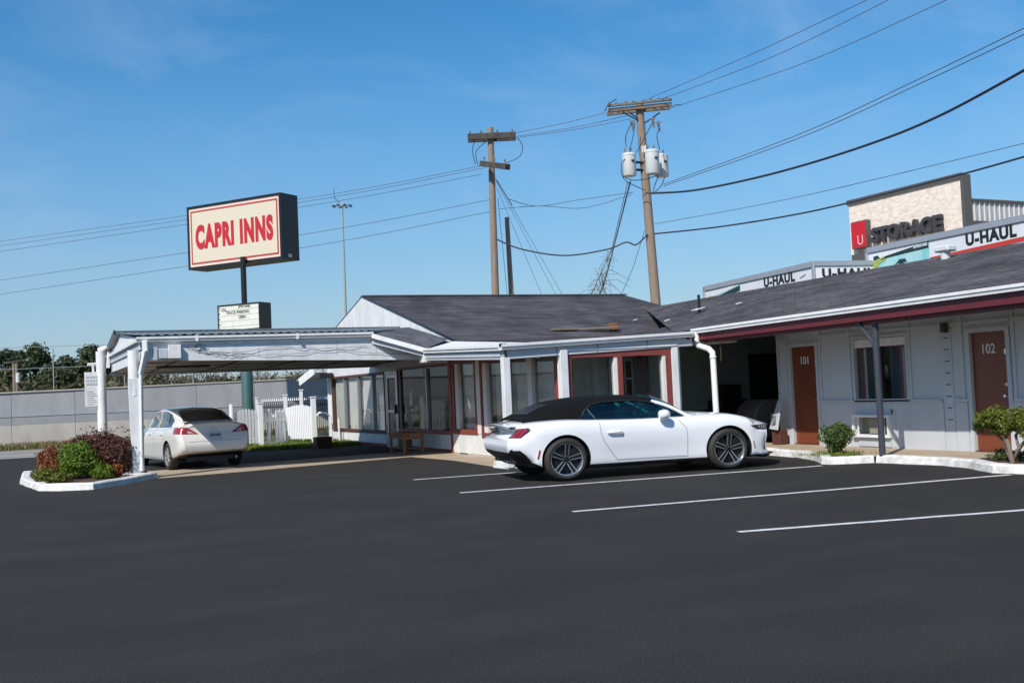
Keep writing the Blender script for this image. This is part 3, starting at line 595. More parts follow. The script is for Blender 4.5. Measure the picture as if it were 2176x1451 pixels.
for ww in (WW, WW2):
    w = frame_x(wg, ww[0]-.03, ww[1]+.03, ww[2]-.03, ww[3]+.02, 'wing_paint', 4.865, 4.95, .05, .05, 'window')
    b = MB(); b.box((4.90, ww[0], 1.97), (4.93, ww[1], 2.12)); b.build('head_panel', 'white_paint', w)
    b = MB(); b.box((4.915, (ww[0]+ww[1])/2-.02, 1.0), (4.94, (ww[0]+ww[1])/2+.02, 1.97)); b.build('mullion', 'black_metal', w)
    pane_x(w, ww[0]+.02, ww[1]-.02, 1.0, 1.97, 4.945, 'wing_glass')
    curtain(w, (5.10, ww[0]+.0, 0), (5.10, ww[0]+.62, 0), .9, 2.1, 'blue_curtain', .025, 8); curtain(w, (5.10, ww[1]-.14, 0), (5.10, ww[1]-.0, 0), .9, 2.1, 'blue_curtain', .02, 2)
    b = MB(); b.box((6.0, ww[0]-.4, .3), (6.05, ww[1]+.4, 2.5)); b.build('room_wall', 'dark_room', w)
# air conditioner sleeve
b = MB(); wall_grid(b, 'x', 4.79, .088, AC[0]-.05, AC[1]+.05, AC[2]-.05, AC[3]+.05, [AC]); acs = b.build('air_conditioner_sleeve', 'white_paint', wg)
b = MB(); b.box((5.02, AC[0], AC[2]), (5.04, AC[1], AC[3])); b.build('back_plate', 'ac_inside', acs)
for y in (-3.38, -3.24, -2.72): b = MB(); b.box((4.8, y-.012, AC[2]), (4.82, y+.012, AC[3])); b.build('sleeve_bar', 'white_paint', acs)
b = MB(); b.box((4.84, -3.2, AC[2]+.02), (5.0, -2.98, AC[3]-.02)); b.build('coil', 'ac_inside', acs)
b = MB(); b.box((4.855, -3.5, .12), (4.877, -2.66, .28)); b.build('patch_panel', 'grey_fascia', wg)
b = MB(); b.box((4.868, -3.56, .72), (4.877, -2.75, .80)); b.box((4.868, -3.62, .12), (4.877, -3.52, .80)); b.build('patch_panel', 'wing_paint', wg)
b = MB(); b.box((4.78, -4.95, 2.12), (4.89, -4.85, 2.29)); b.build('wall_light', 'bronze', wg, bevel=.01)
# roof of the wing
b = MB(); courses(b, (3.18, -16, 2.72), (3.18, .9, 2.54), (8.3, -16, 3.98), (8.3, 10.2, 3.80)); courses(b, (13.4, -16, 2.6), (13.4, 10.2, 2.5), (8.3, -16, 3.98), (8.3, 10.2, 3.80))
courses(b, (3.18, .9, 2.54), (4.6, 5.4, 2.72), (4.6, .9, 2.885), (4.62, 5.41, 2.725)); rw = b.build('roof', 'shingle_turned', wg)
b = MB(); b.prism([(3.25, -16, 2.5), (3.25, .3, 2.36), (4.92, .3, 2.6), (4.92, -16, 2.72)], (0, 0, .04)); b.prism([(4.92, -.3, 2.6), (4.92, 4.5, 2.55), (12, 4.5, 2.5), (12, -.3, 2.6)], (0, 0, .04)); b.prism([(2.7, .3, 2.38), (4.92, .3, 2.6), (4.92, 5.2, 2.6), (2.7, 5.2, 2.5)], (0, 0, .03)); b.build('soffit', 'wing_paint', wg)
gutter(wg, (3.19, -16, 2.635), (3.19, .15, 2.46), out=(-1, 0, 0), w=.09, h=.1)
b = MB(); b.prism([(3.195, -16, 2.44), (3.195, .12, 2.32), (3.195, .12, 2.53), (3.195, -16, 2.70)], (.03, 0, 0)); b.build('fascia', 'maroon_beam', wg)
for y0, y1 in ((-16, -9.6), (-9.59, -5.6), (-5.59, -.02)):
    za, zb_ = 2.33+(-.0062)*(y0+8), 2.33-.0062*(y1+8); b = MB(); b.prism([(3.3, y0, za-.02), (3.3, y1, zb_-.02), (3.3, y1, zb_+.2), (3.3, y0, za+.2)], (.1, 0, 0)); b.build('beam', 'maroon_beam', wg, bevel=.005)
# posts and downspouts
def ppost(y):
    b = MB(); b.tube([(3.35, y, .1), (3.35, y, 2.32)], .055, 12); b.build('porch_post', 'post_blue', wg, smooth=40)
    b = MB(); b.tube([(3.26, y+.32, 2.58), (3.27, y+.32, 2.42), (3.29, y+.28, 2.30), (3.33, y+.04, 1.97), (3.33, y, 1.9)], .033, 8); b.build('downspout', 'post_blue', wg, smooth=40)
ppost(-4.84); ppost(-9.6)
b = MB(); b.tube([(3.16, .04, 2.49), (3.15, .03, 2.30), (3.16, -.02, 2.20), (3.2, -.32, 2.12), (3.22, -.41, 2.04), (3.22, -.42, 1.9), (3.22, -.44, .14)], .062, 12); b.build('downspout', 'gutter_white', wg, smooth=50)
b = MB(); b.lathe([(.066, -.02), (.072, -.01), (.072, .01), (.066, .02)], (3.22, -.42, 1.95), n=12); b.build('downspout_joint', 'gutter_white', wg)
b = MB(); b.tube([(3.36, -.5, 2.25), (3.36, -.5, 1.86)], .012, 6); b.build('conduit', 'bronze', wg)
# breezeway between office and rooms
b = MB(); b.box((2.7, 4.2, .1), (13, 4.3, 2.6)); b.box((9.2, -.3, .1), (9.3, 4.2, 2.6)); b.build('breezeway_wall', 'breezeway_wall', wg)
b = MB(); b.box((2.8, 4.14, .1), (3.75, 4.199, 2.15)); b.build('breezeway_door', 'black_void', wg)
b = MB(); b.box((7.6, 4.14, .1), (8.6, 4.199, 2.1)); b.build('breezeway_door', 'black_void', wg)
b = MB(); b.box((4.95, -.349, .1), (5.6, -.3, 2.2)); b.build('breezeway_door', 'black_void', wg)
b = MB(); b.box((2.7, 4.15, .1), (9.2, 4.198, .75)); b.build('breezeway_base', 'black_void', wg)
# things in the breezeway
b = MB(); b.box((3.0, 3.5, .1), (3.7, 4.0, 1.0)); t = b.build('vending_cabinet', 'breezeway_wall', loc=(3.3, 3.7, .1), bevel=.02, label='dark waist high cabinet standing in the shaded breezeway left of the white downspout', cat='cabinet')
b = MB(); b.prism([(5.5, 1.5, .1), (6.9, 1.5, .1), (6.8, 1.5, .75), (6.5, 1.5, .98), (5.95, 1.5, .98), (5.7, 1.5, .8)], (0, .75, 0)); b.build('covered_armchair', 'cover_grey', loc=(6.2, 1.9, .1), bevel=.05, label='dark covered armchair in the shaded breezeway behind the convertible', cat='armchair')
b = MB(); b.box((6.3, 3.6, 1.0), (6.9, 3.95, 1.35)); b.box((6.2, 3.5, .1), (7.0, 4.1, .98)); b.build('old_television', 'tv_dark', loc=(6.6, 3.8, .1), bevel=.02, label='dark boxy appliance at the back of the breezeway above the armchair', cat='appliance')
gp = MB(); gp.prism([(4.52, -.42, .42), (4.47, -.75, .40), (4.62, -.74, 1.0), (4.66, -.58, 1.02)], (.05, .015, 0)); lb = gp.build('leaning_grille', 'grey_fascia', loc=(4.55, -.6, .1), bevel=.012, label='dirty white plastic unit leaning on the wall corner ahead of the convertible', cat='grille panel')
for i in range(6): z = .52+i*.04; b = MB(); b.box((4.485+.1*(z-.42), -.66, z), (4.50+.1*(z-.42), -.52, z+.014)); b.build('slat', 'joint_dark', lb)
b = MB(); b.box((4.56, -.70, .1), (4.78, -.45, .40)); b.build('wooden_block', 'brown_trim', loc=(4.62, -.58, .1), bevel=.01, label='short dark wooden block under the leaning white unit by room corner', cat='block')
# ================================================================= CARPORT
cp = thing('carport', (-7.4, 4.7, 0), 'white open carport with corrugated roof on two stout white posts', 'carport')
X0, X1, Y0, Y1, ZE, ZR = -7.25, 0.0, 4.5, 11.9, 2.83, 3.27
YR = 9.3
def corr(b, xa, xb, ya, za, yb, zb, clip=False):
    n = int((xb-xa)/.045); vs = []
    for i in range(n+1):
        x = xa+(xb-xa)*i/n; o = .014*math.sin(2*PI*i/4)
        f = max(0, (x+2.4)/2.75) if clip else 0
        vs += [(x, ya+(yb-ya)*f*.98, za+(zb-za)*f*.98+o), (x, yb, zb+o)]
    b.add(vs, [(2*i, 2*i+2, 2*i+3, 2*i+1) for i in range(n)])
b = MB(); corr(b, X0-.1, .3, Y0-.02, ZE+.085, YR, ZR, True); corr(b, X0-.1, -.02, Y1+.05, ZE+.085, YR, ZR); b.build('roof', 'corrugated', cp, fix=False)
b = MB(); b.bar((X0-.1, YR, ZR+.035), (.25, YR, ZR+.02), .3, .03); b.build('ridge_cap', 'corrugated', cp)
b = MB(); b.box((X0, Y0+.04, 2.78), (-2.45, Y0+.09, 2.895)); b.build('wall_plate', 'black_metal', cp)
b = MB(); b.bar((-2.42, Y0-.03, ZE+.06), (.3, YR-.05, ZR-.03), .05, .045); b.build('sheet_edge', 'black_metal', cp)
# front fascia in boards, its right end falling with the cricket
b = MB(); b.prism([(X0, Y0, 2.40), (-1.28, Y0, 2.24), (-1.3, Y0, 2.38), (-2.4, Y0, 2.80), (X0, Y0, 2.81)], (0, .04, 0)); b.build('fascia', 'white_siding', cp)
b = MB(); b.box((X0, Y0-.02, 2.70), (-2.4, Y0-.001, 2.80)); b.build('fascia_board', 'white_paint', cp)
gutter(cp, (X0-.12, Y0-.02, 2.775), (-2.38, Y0-.02, 2.785), w=.1, h=.1)
for x in (-6.2, -4.1): b = MB(); b.box((x, Y0-.125, 2.765), (x+.05, Y0-.01, 2.892)); b.build('gutter_joint', 'gutter_white', cp)
# end: level fascia, gutter, gable boards
b = MB(); b.box((X0, Y0+.04, 2.40), (X0+.05, Y1, 2.62)); b.build('end_fascia', 'white_siding', cp)
b = MB(); b.box((X0-.035, Y0, 2.63), (X0+.05, Y1, 2.80)); b.build('end_fascia', 'grey_fascia', cp)
b = MB(); b.box((X0-.1, Y0-.02, 2.785), (X0-.0, Y1, 2.85)); b.build('end_trim', 'gutter_white', cp)
for k, (z0, z1) in enumerate([(2.86, 2.99), (2.995, 3.12), (3.125, 3.22)]):
    f = lambda z: (z-2.86)/(ZR-2.87)
    ya0, ya1 = Y0+.2+f(z0)*(YR-Y0-.2), Y0+.2+f(z1)*(YR-Y0-.2); yb0, yb1 = Y1-f(z0)*(Y1-YR), Y1-f(z1)*(Y1-YR)
    b = MB(); b.prism([(X0-.02+.01*k, ya0, z0), (X0-.02+.01*k, ya1, z1), (X0-.02+.01*k, yb1, z1), (X0-.02+.01*k, yb0, z0)], (.03, 0, 0)); b.build('gable_board', 'white_siding', cp)
b = MB(); b.bar((X0-.11, YR, ZR+.02), (X0-.11, Y1+.1, ZE+.1), .04, .12); b.build('rake_trim', 'black_metal', cp)
b = MB(); b.box((X0, Y1-.04, 2.30), (-.0, Y1, 2.83)); b.build('back_fascia', 'white_siding', cp)
# ceiling
ZC = lambda y: 2.47-.016*(y-Y0)
b = MB(); b.prism([(X0+.06, Y0+.05, ZC(Y0)), (-.01, Y0+.05, ZC(Y0)), (-.01, Y1-.05, ZC(Y1)), (X0+.06, Y1-.05, ZC(Y1))], (0, 0, .02)); b.build('ceiling', 'ceiling_board', cp)
for i in range(5): y = Y0+1+i*1.5; b = MB(); b.box((X0+.06, y-.03, ZC(y)-.010), (-.01, y+.035, ZC(y)-.001)); b.build('ceiling_batten', 'batten_brown', cp)
for i in range(5): x = X0+.9+i*1.5; b = MB(); b.bar((x, Y0+.05, ZC(Y0)-.007), (x+.02, Y1-.05, ZC(Y1)-.007), .05, .012); b.build('ceiling_batten', 'batten_brown', cp)
for (xa, ya), (xb, yb) in (((-6.9, 6.6), (-4.9, 4.7)), ((-3.9, 8.6), (-1.4, 5.6))): b = MB(); b.bar((xa, ya, ZC(ya)-.018), (xb, yb, ZC(yb)-.018), .05, .01); b.build('ceiling_brace', 'batten_brown', cp)
b = MB(); b.box((-6.6, 7.6, 2.33), (-5.4, 7.8, 2.385)); b.build('light_strip', 'batten_brown', cp, bevel=.01)
# posts: the front one round above and boxed, tapering, below
b = MB(); b.tube([(-7.4, 4.72, 1.7), (-7.4, 4.72, 2.62)], .115, 16); b.add(*(lambda a, c, z0, z1: ([(-7.4+a*i, 4.72+a*j, z0) for i, j in ((-1, -1), (1, -1), (1, 1), (-1, 1))]+[(-7.4+c*i, 4.72+c*j, z1) for i, j in ((-1, -1), (1, -1), (1, 1), (-1, 1))], [(0, 3, 2, 1), (4, 5, 6, 7), (0, 1, 5, 4), (1, 2, 6, 5), (2, 3, 7, 6), (3, 0, 4, 7)]))(.075, .112, .12, 2.05))
b.build('post', 'white_paint', cp, smooth=35)
b = MB(); b.box((-7.55, 4.55, .09), (-7.24, 4.88, .13)); b.box((-7.7, 4.6, .1), (-7.5, 4.75, .16)); b.build('post_base', 'kerb_paint', cp, bevel=.015)
b = MB(); b.tube([(-7.52, 11.7, .0), (-7.52, 11.7, 2.95)], .12, 16); b.tube([(-7.52, 11.7, 2.95), (-7.35, 11.6, 3.05)], [.12, .05], 12); b.build('post', 'white_paint', cp, smooth=35)
b = MB(); b.bar((-7.85, 11.7, 2.62), (-7.3, 11.7, 2.64), .07, .07); b.bar((-7.7, 11.7, 2.3), (-7.72, 11.7, 2.6), .08, .06); b.bar((-7.36, 11.5, 2.5), (-7.33, 11.5, 2.95), .1, .08); b.build('post_bracket', 'white_paint', cp, bevel=.01)
# downspout off the front corner, elbowed back to the post
b = MB(); b.bar((-7.2, 4.40, 2.8), (-7.19, 4.42, 2.58), .11, .085); b.bar((-7.19, 4.41, 2.61), (-7.285, 4.58, 2.12), .095, .075); b.bar((-7.28, 4.57, 2.15), (-7.305, 4.6, .16), .075, .065); b.build('downspout', 'gutter_white', cp, bevel=.012)
# boxes and loose cables on the fascia
b = MB(); b.box((-6.75, Y0-.12, 2.42), (-6.5, Y0-.021, 2.70)); b.build('meter_box', 'white_paint', cp, bevel=.008)
b = MB(); b.box((-6.93, Y0-.08, 2.43), (-6.76, Y0-.021, 2.62)); b.box((-7.05, Y0-.05, 2.40), (-6.96, Y0-.021, 2.66)); b.build('junction_box', 'grey_fascia', cp, bevel=.005)
def cable(path, r, m, parent): b = MB(); b.tube(path, r, 5); return b.build('cable', m, parent, smooth=60)
def wav(x0, x1, zf, n=26, y=Y0-.03): return [(x0+(x1-x0)*i/n, y-.012*math.sin(i*1.7), zf((i/n))+.008*math.sin(i*2.3)) for i in range(n+1)]
cable(wav(-6.25, -2.5, lambda t: 2.60-.13*math.sin(PI*min(1, t*2.2))+.05*math.sin(6*t)), .0045, 'wire_thin', cp); cable(wav(-6.2, -1.5, lambda t: 2.58-.10*abs(math.sin(5*t))-.1*t), .004, 'wire_thin', cp); cable(wav(-6.4, -5.2, lambda t: 2.66-.22*math.sin(PI*t*.6)), .005, 'wire_thin', cp)
b = MB()
for k in range(5): a = random.uniform(-.6, .9); b.tube([(-6.2, Y0-.03, 2.62), (-6.2+.1*math.sin(a), Y0-.07, 2.66+.05*k/5), (-6.2+.22*math.sin(a+.4), Y0-.05, 2.60+.12*math.cos(a))], .006, 4)
b.build('loose_wires', 'wire_thin', cp)
for x in (-4.9, -3.2, -2.3): b = MB(); b.box((x, Y0-.0035, 2.41), (x+.012, Y0-.0005, 2.70)); b.build('board_joint', 'grey_fascia', cp)
# notice board bracketed to the far post
nb = thing('notice_board', (-7.85, 11.6, 0), 'tall white notice board fixed to the left side of the rear carport post', 'notice board')
p0, p1 = atY(181, 864, 11.65), atY(204, 862, 11.65); q0 = atY(180, 791, 11.65)
zb_, zt_ = p0.z, q0.z; b = MB(); b.box((p0.x, 11.63, zb_), (-7.54, 11.66, zt_)); b.build('board', 'white_paint', nb)
b = MB()
for k in range(3):
    z = zt_-.12-.09*k
    for j in range(4): b.box((p0.x+.04+.075*j, 11.622, z-.035), (p0.x+.095+.075*j, 11.629, z+.02))
for k in range(9): z = zt_-.5-.055*k; b.box((p0.x+.05, 11.622, z-.008), (p0.x+.2+.09*((k*7) % 3)/2, 11.629, z+.004))
b.build('print', 'grey_fascia', nb, kind='stuff')

# ================================================================= PYLON SIGN
sg = thing('roadside_sign', (-1.75, 21.8, 0), 'tall roadside sign with black cabinet, cream face and red lettering on a pole', 'sign')
b = MB(); b.tube([(-1.74, 21.83, 0), (-1.74, 21.83, 2.72), (-1.74, 21.83, 2.78)], [.215, .215, .19], 20); b.build('pole_sleeve', 'green_paint', sg, smooth=40)
b = MB(); b.tube([(-1.74, 21.83, 2.7), (-1.76, 21.7, 6.8)], .105, 14); b.build('pole', 'black_metal', sg, smooth=40)
def cabinet(name, pl, pr, z0, z1, depth, lip, face_m):
    """box whose front edge runs from pl (left) to pr (right)"""
    pl, pr = Vector((pl[0], pl[1], 0)), Vector((pr[0], pr[1], 0)); d = (pr-pl); n = Vector((d.y, -d.x, 0)).normalized()
    Z = Vector((0, 0, 1)); u = d.normalized(); b = MB()
    P = lambda s, o, z: pl+u*s+n*o+Z*z
    W = d.length
    b.obox(P(W/2, -depth/2, (z0+z1)/2), u*W/2, n*depth/2, Z*(z1-z0)/2)
    for a0, a1, c0, c1 in ((0, W, z0, z0+lip), (0, W, z1-lip, z1), (0, lip, z0+lip, z1-lip), (W-lip, W, z0+lip, z1-lip)):
        b.obox(P((a0+a1)/2, .02, (c0+c1)/2), u*(a1-a0)/2, n*.02, Z*(c1-c0)/2)
    c = b.build(name, 'black_metal', sg)
    b = MB(); b.obox(P(W/2, .006, (z0+z1)/2), u*(W/2-lip), n*.005, Z*((z1-z0)/2-lip)); f = b.build(name.split('_')[0]+'_face', face_m, c)
    return c, f, P, u, n, W
c, f, P, u, n, W = cabinet('sign_cabinet', (-3.34, 24.1), (-.58, 20.36), 6.58, 9.0, .92, .09, 'sign_pink')
fm = lambda a0, a1, c0, c1, o, m, nm: (lambda b: b.build(nm, m, c))(MB().obox(P((a0+a1)/2, o, (c0+c1)/2), u*(a1-a0)/2, n*.004, Vector((0, 0, (c1-c0)/2))))
fm(.2, W-.2, 6.8, 8.78, .0135, 'sign_cream', 'cream_panel')
b = MB()
for a0, a1, c0, c1 in ((.2, W-.2, 6.77, 6.83), (.2, W-.2, 8.75, 8.81), (.17, .23, 6.77, 8.81), (W-.23, W-.17, 6.77, 8.81)):
    b.obox(P((a0+a1)/2, .021, (c0+c1)/2), u*(a1-a0)/2, n*.004, Vector((0, 0, (c1-c0)/2)))
b.build('border_line', 'sign_line', c)
text('lettering', 'CAPRI INNS', P(.40, .022, 7.31), P(W-.40, .022, 7.31), .95, n, 'sign_red', c, .006, .06, spacing=1.16)
b = MB(); b.obox(P(W+.003, -.4, 6.72), u*.004, n*.09, Vector((0, 0, .06))); b.build('service_plate', 'can_grey', c)
c, f, P, u, n, W = cabinet('reader_cabinet', (-2.68, 21.95), (-1.46, 20.45), 4.05, 5.02, .62, .04, 'reader_white')
b = MB()
for z in (4.22, 4.42, 4.62, 4.82): b.obox(P(W/2, .014, z), u*(W/2-.05), n*.004, Vector((0, 0, .009)))
b.build('letter_rail', 'grey_fascia', c)
text('message', 'CALL', P(.16, .013, 4.78), P(.40, .013, 4.78), .12, n, 'letter_black', c, .004, .02)
text('message', '(FROM)', P(.95, .013, 4.84), P(1.5, .013, 4.84), .11, n, 'letter_black', c, .004, .02)
text('message', 'TRUCK PARKING', P(.38, .013, 4.66), P(1.45, .013, 4.66), .12, n, 'letter_black', c, .004, .02)
text('message', 'OPEN', P(.95, .013, 4.47), P(1.28, .013, 4.47), .12, n, 'letter_black', c, .004, .02)
for z in (4.25, 4.45, 4.65, 4.85): b = MB(); b.obox(P(.075, .014, z+.05), u*.02, n*.004, Vector((0, 0, .025))); b.build('edge_mark', 'letter_black', c)

# ================================================================= UTILITY POLES AND WIRES
def wpt(px, py, d): p = atD(px, py, d); return Vector(p)
def pole(p_top, p_bot, r0, r1, parent, m='pole_wood', name='pole'):
    d = (p_bot-p_top); base = p_top+d*((p_top.z)/(-d.z)) if d.z < 0 else p_bot; b = MB(); N = 12
    b.tube([p_top.lerp(base, i/N) for i in range(N+1)], [r0+(r1-r0)*i/N for i in range(N+1)], 12); return b.build(name, m, parent, smooth=50), base
T1, B1 = wpt(1042, 272, 46), wpt(1053, 632, 46)
dirn = (B1-T1); base1 = T1+dirn*(T1.z/-dirn.z)
u1 = thing('utility_pole', (base1.x, base1.y, 0), 'brown wooden utility pole with two dark crossarms behind the office roof', 'utility pole')
pole(T1, B1, .13, .19, u1)
a, c = wpt(994, 293, 46), wpt(1096, 291, 46); z = (a.z+c.z)/2
a.z = c.z = z; off = Vector((-.1, -.22, 0))
b = MB(); b.bar(a+off, c+off, .1, .26); b.bar(a-off, c-off, .1, .26); b.build('crossarm', 'arm_dark', u1, bevel=.01)
a2, c2 = wpt(1024, 348, 45.6), wpt(1079, 355, 44.4); b = MB(); b.bar(a2, c2, .28, .24); b.build('crossarm', 'arm_dark', u1, bevel=.01)
def insul(b, p, h=.2, r=.05): b.lathe([(0, 0), (.018, 0), (.018, h*.4), (r, h*.45), (r*.6, h*.6), (r, h*.7), (r*.5, h), (0, h)], p, n=8)
b = MB()
for t in (.05, .28, .62, .93): insul(b, a.lerp(c, t)+Vector((0, 0, .13)))
for t in (.1, .5, .9): insul(b, a2.lerp(c2, t)+Vector((0, 0, .12)))
b.build('insulator', 'ceramic', u1, smooth=40, kind='stuff')
def jumper(pts, r, parent, m='wire'):
    P = [Vector(p) for p in pts]; out = []
    for i in range(len(P)-1):
        p0, p1, p2, p3 = P[max(i-1, 0)], P[i], P[i+1], P[min(i+2, len(P)-1)]
        for k in range(6):
            t = k/6; out.append(.5*((2*p1)+(p2-p0)*t+(2*p0-5*p1+4*p2-p3)*t*t+(3*p1-p0-3*p2+p3)*t**3))
    out.append(P[-1]); b = MB(); b.tube(out, r, 5); return b
for pts in ([(1010, 297), (1004, 320), (1010, 350)], [(1035, 300), (1012, 322), (1015, 350)], [(1098, 291), (1110, 310), (1104, 333), (1075, 347)]):
    jumper([wpt(x, y, 45.9) for x, y in pts], .017, u1).build('jumper_wire', 'wire', u1, smooth=60)
T2, B2 = wpt(1358, 218, 45), wpt(1394, 650, 45); dirn = B2-T2; base2 = T2+dirn*(T2.z/-dirn.z)
u2 = thing('utility_pole', (base2.x, base2.y, 0), 'leaning wooden utility pole carrying three grey transformer cans and a double crossarm', 'utility pole')
pole(T2, B2, .16, .23, u2)
a, c = wpt(1290, 231, 45.3), wpt(1426, 234, 44.7); a.z = c.z = (a.z+c.z)/2
off = Vector((.12, .25, 0)); b = MB(); b.bar(a+off, c+off, .1, .15); b.bar(a-off, c-off, .1, .15); b.build('crossarm', 'arm_weathered', u2, bevel=.01)
b = MB(); b.bar(a-off*1.4+Vector((0, 0, .17)), c-off*1.4+Vector((0, 0, .17)), .09, .1); b.build('crossarm', 'arm_weathered', u2, bevel=.01)
b = MB()
for t in (.04, .14, .3, .42, .58, .7, .82, .93): insul(b, a.lerp(c, t)+Vector((0, 0, .2)), .22, .06)
b.build('insulator', 'ceramic', u2, smooth=40, kind='stuff')
for x0, y0, x1, y1 in ((1322, 238, 1366, 262), (1338, 240, 1364, 258), (1402, 240, 1370, 262)): b = MB(); b.bar(wpt(x0, y0, 44.9), wpt(x1, y1, 44.9), .05, .05); b.build('arm_brace', 'black_metal', u2)
def cutout(px, py):
    p = wpt(px, py, 44.7); b = MB(); b.tube([p, p+Vector((.08, .03, -.42))], .05, 8); b.bar(p+Vector((-.12, 0, -.08)), p+Vector((.16, 0, -.02)), .04, .04); insul(b, p+Vector((.02, 0, -.3)), .3, .07); b.build('fuse_cutout', 'ceramic', u2, smooth=40)
for q in ((1342, 256), (1386, 250), (1398, 258)): cutout(*q)
def can(px, py, h, r, d, nb):
    p = wpt(px, py, d); b = MB()
    b.lathe([(0, -h/2), (r*.94, -h/2), (r, -h/2+.03), (r, h/2-.1), (r*1.04, h/2-.09), (r*1.04, h/2-.03), (r*.8, h/2+.03), (0, h/2+.05)], p, n=20); t = b.build('transformer', 'can_grey', u2, smooth=40)
    b = MB()
    for k in range(nb): insul(b, p+Vector((r*.55*math.cos(2.1*k+.4), r*.55*math.sin(2.1*k+.4), h/2+.02)), .26, .05)
    b.build('bushing', 'ceramic', t, smooth=40)
    b = MB(); b.box((p.x-.06, p.y-r-.05, p.z+.1), (p.x+.06, p.y-r+.02, p.z+.16)); b.build('lug', 'black_metal', t); return p
ca = can(1337, 351, .92, .28, 44.6, 3); cb = can(1386, 345, .96, .29, 44.2, 2); cc = can(1406, 353, .92, .28, 45.2, 2)
for y in (345, 361): b = MB(); b.bar(wpt(1345, y, 44.8), wpt(1372, y+1, 44.9), .07, .09); b.build('bracket', 'black_metal', u2)
b = MB(); b.box(wpt(1364, 312, 44.7), wpt(1373, 322, 44.4)); b.build('meter_box', 'white_paint', u2)
for pts in ([(1336, 335), (1322, 345), (1322, 372), (1335, 388), (1372, 405)], [(1323, 375), (1345, 383), (1372, 381), (1395, 373)], [(1400, 374), (1392, 392), (1388, 408)], [(1413, 375), (1405, 395), (1390, 410)],
            [(1349, 260), (1346, 285), (1338, 322)], [(1386, 262), (1366, 300), (1352, 325)], [(1402, 272), (1396, 290), (1402, 318)], [(1342, 262), (1330, 290), (1331, 312)]):
    jumper([wpt(x, y, 44.4) for x, y in pts], .018, u2).build('jumper_wire', 'wire', u2, smooth=60)
for pts in ([(1285, 238), (1293, 222), (1310, 211)], [(1426, 230), (1436, 224), (1447, 224)]):
    jumper([wpt(x, y, 44.8) for x, y in pts], .02, u2).build('jumper_wire', 'wire', u2, smooth=60)
T3, B3 = wpt(1077, 462, 47), wpt(1087, 632, 47); dirn = B3-T3; b3 = T3+dirn*(T3.z/-dirn.z)
u3 = MB(); u3.tube([T3.lerp(b3, i/8) for i in range(9)], [.10+.05*i/8 for i in range(9)], 10); u3.build('pole_stub', 'pole_dark', loc=(b3.x, b3.y, 0), smooth=50, label='short bare dark pole stub with no arms beside the brown utility pole', cat='pole')
def span(name, pts, r, m, label, cat, group=None, sag=0):
    P = [wpt(*p) for p in pts]; out = []
    for i in range(len(P)-1):
        p0, p1, p2, p3 = P[max(i-1, 0)], P[i], P[i+1], P[min(i+2, len(P)-1)]; n = 14
        for k in range(n):
            t = k/n; q = .5*((2*p1)+(p2-p0)*t+(2*p0-5*p1+4*p2-p3)*t*t+(3*p1-p0-3*p2+p3)*t**3); q = q-Vector((0, 0, sag*4*t*(1-t))); out.append(q)
    out.append(P[-1]); b = MB(); b.tube(out, r, 5); return b.build(name, m, loc=tuple(P[0]), smooth=60, label=label, cat=cat, group=group)
# rising to the upper right
span('power_line', [(1374, 212, 45), (1610, 110, 39), (1860, -8, 33)], .013, 'wire_thin', 'highest thin power line from the transformer pole crossarm to the sky top', 'wire')
span('power_line', [(1392, 216, 45), (1640, 122, 39), (1905, -8, 33)], .013, 'wire_thin', 'middle thin power line from the transformer pole crossarm to the sky top', 'wire')
span('power_line', [(1445, 224, 45), (1720, 130, 39), (2030, -8, 33)], .014, 'wire_thin', 'lowest thin power line from the right end of the double crossarm', 'wire')
span('power_line', [(1410, 392, 44.5), (1700, 285, 38), (1960, 165, 33), (2230, 34, 28)], .016, 'wire_thin', 'upper of the close wire pair rising right from under the transformers', 'wire')
span('power_line', [(1410, 396, 44.5), (1700, 293, 38), (1960, 176, 33), (2230, 48, 28)], .016, 'wire_thin', 'lower of the close wire pair rising right from under the transformers', 'wire')
span('power_line', [(1384, 411, 44.5), (1480, 404, 42), (1640, 370, 38), (1830, 313, 34), (2000, 245, 31), (2230, 120, 27)], .042, 'wire', 'thick black twisted cable sagging up right from the transformer pole', 'cable')
span('power_line', [(1392, 476, 45), (1700, 418, 40), (2230, 292, 32)], .013, 'wire_thin', 'faint thin wire crossing above the storage building', 'wire')
span('power_line', [(1392, 497, 44.9), (1530, 482, 42), (1680, 458, 39.5), (1805, 431, 37), (2046, 370, 33), (2230, 318, 30)], .032, 'wire', 'dark cable passing along the top edge of the storage building', 'cable')
# between the two poles
span('power_line', [(1098, 282, 46), (1190, 264, 45.6), (1287, 240, 45)], .013, 'wire_thin', 'upper short wire between the two wooden poles, ending at the crossarm tip', 'wire')
span('power_line', [(1100, 290, 46), (1220, 271, 45.6), (1335, 246, 45)], .013, 'wire_thin', 'middle short wire between the two wooden poles', 'wire')
span('power_line', [(1104, 292, 46), (1220, 276, 45.6), (1340, 253, 45)], .013, 'wire_thin', 'lower short wire between the two wooden poles, close to another', 'wire')
span('power_line', [(1080, 423, 46), (1140, 438, 45.6), (1230, 425, 45.3), (1345, 409, 45)], .014, 'wire_thin', 'sagging grey wire reaching the leaning pole just under its transformers', 'wire')
span('power_line', [(1060, 444, 46), (1150, 438, 45.6), (1240, 442, 45.3), (1342, 414, 45)], .014, 'wire_thin', 'second sagging grey wire joining the leaning pole below its transformers', 'wire')
span('power_line', [(1056, 509, 46), (1110, 530, 45.7), (1200, 543, 45.4), (1290, 530, 45.2), (1330, 515, 45), (1352, 520, 44.9), (1376, 498, 44.8)], .032, 'wire', 'thick dark cable sagging deep between the two wooden poles', 'cable')
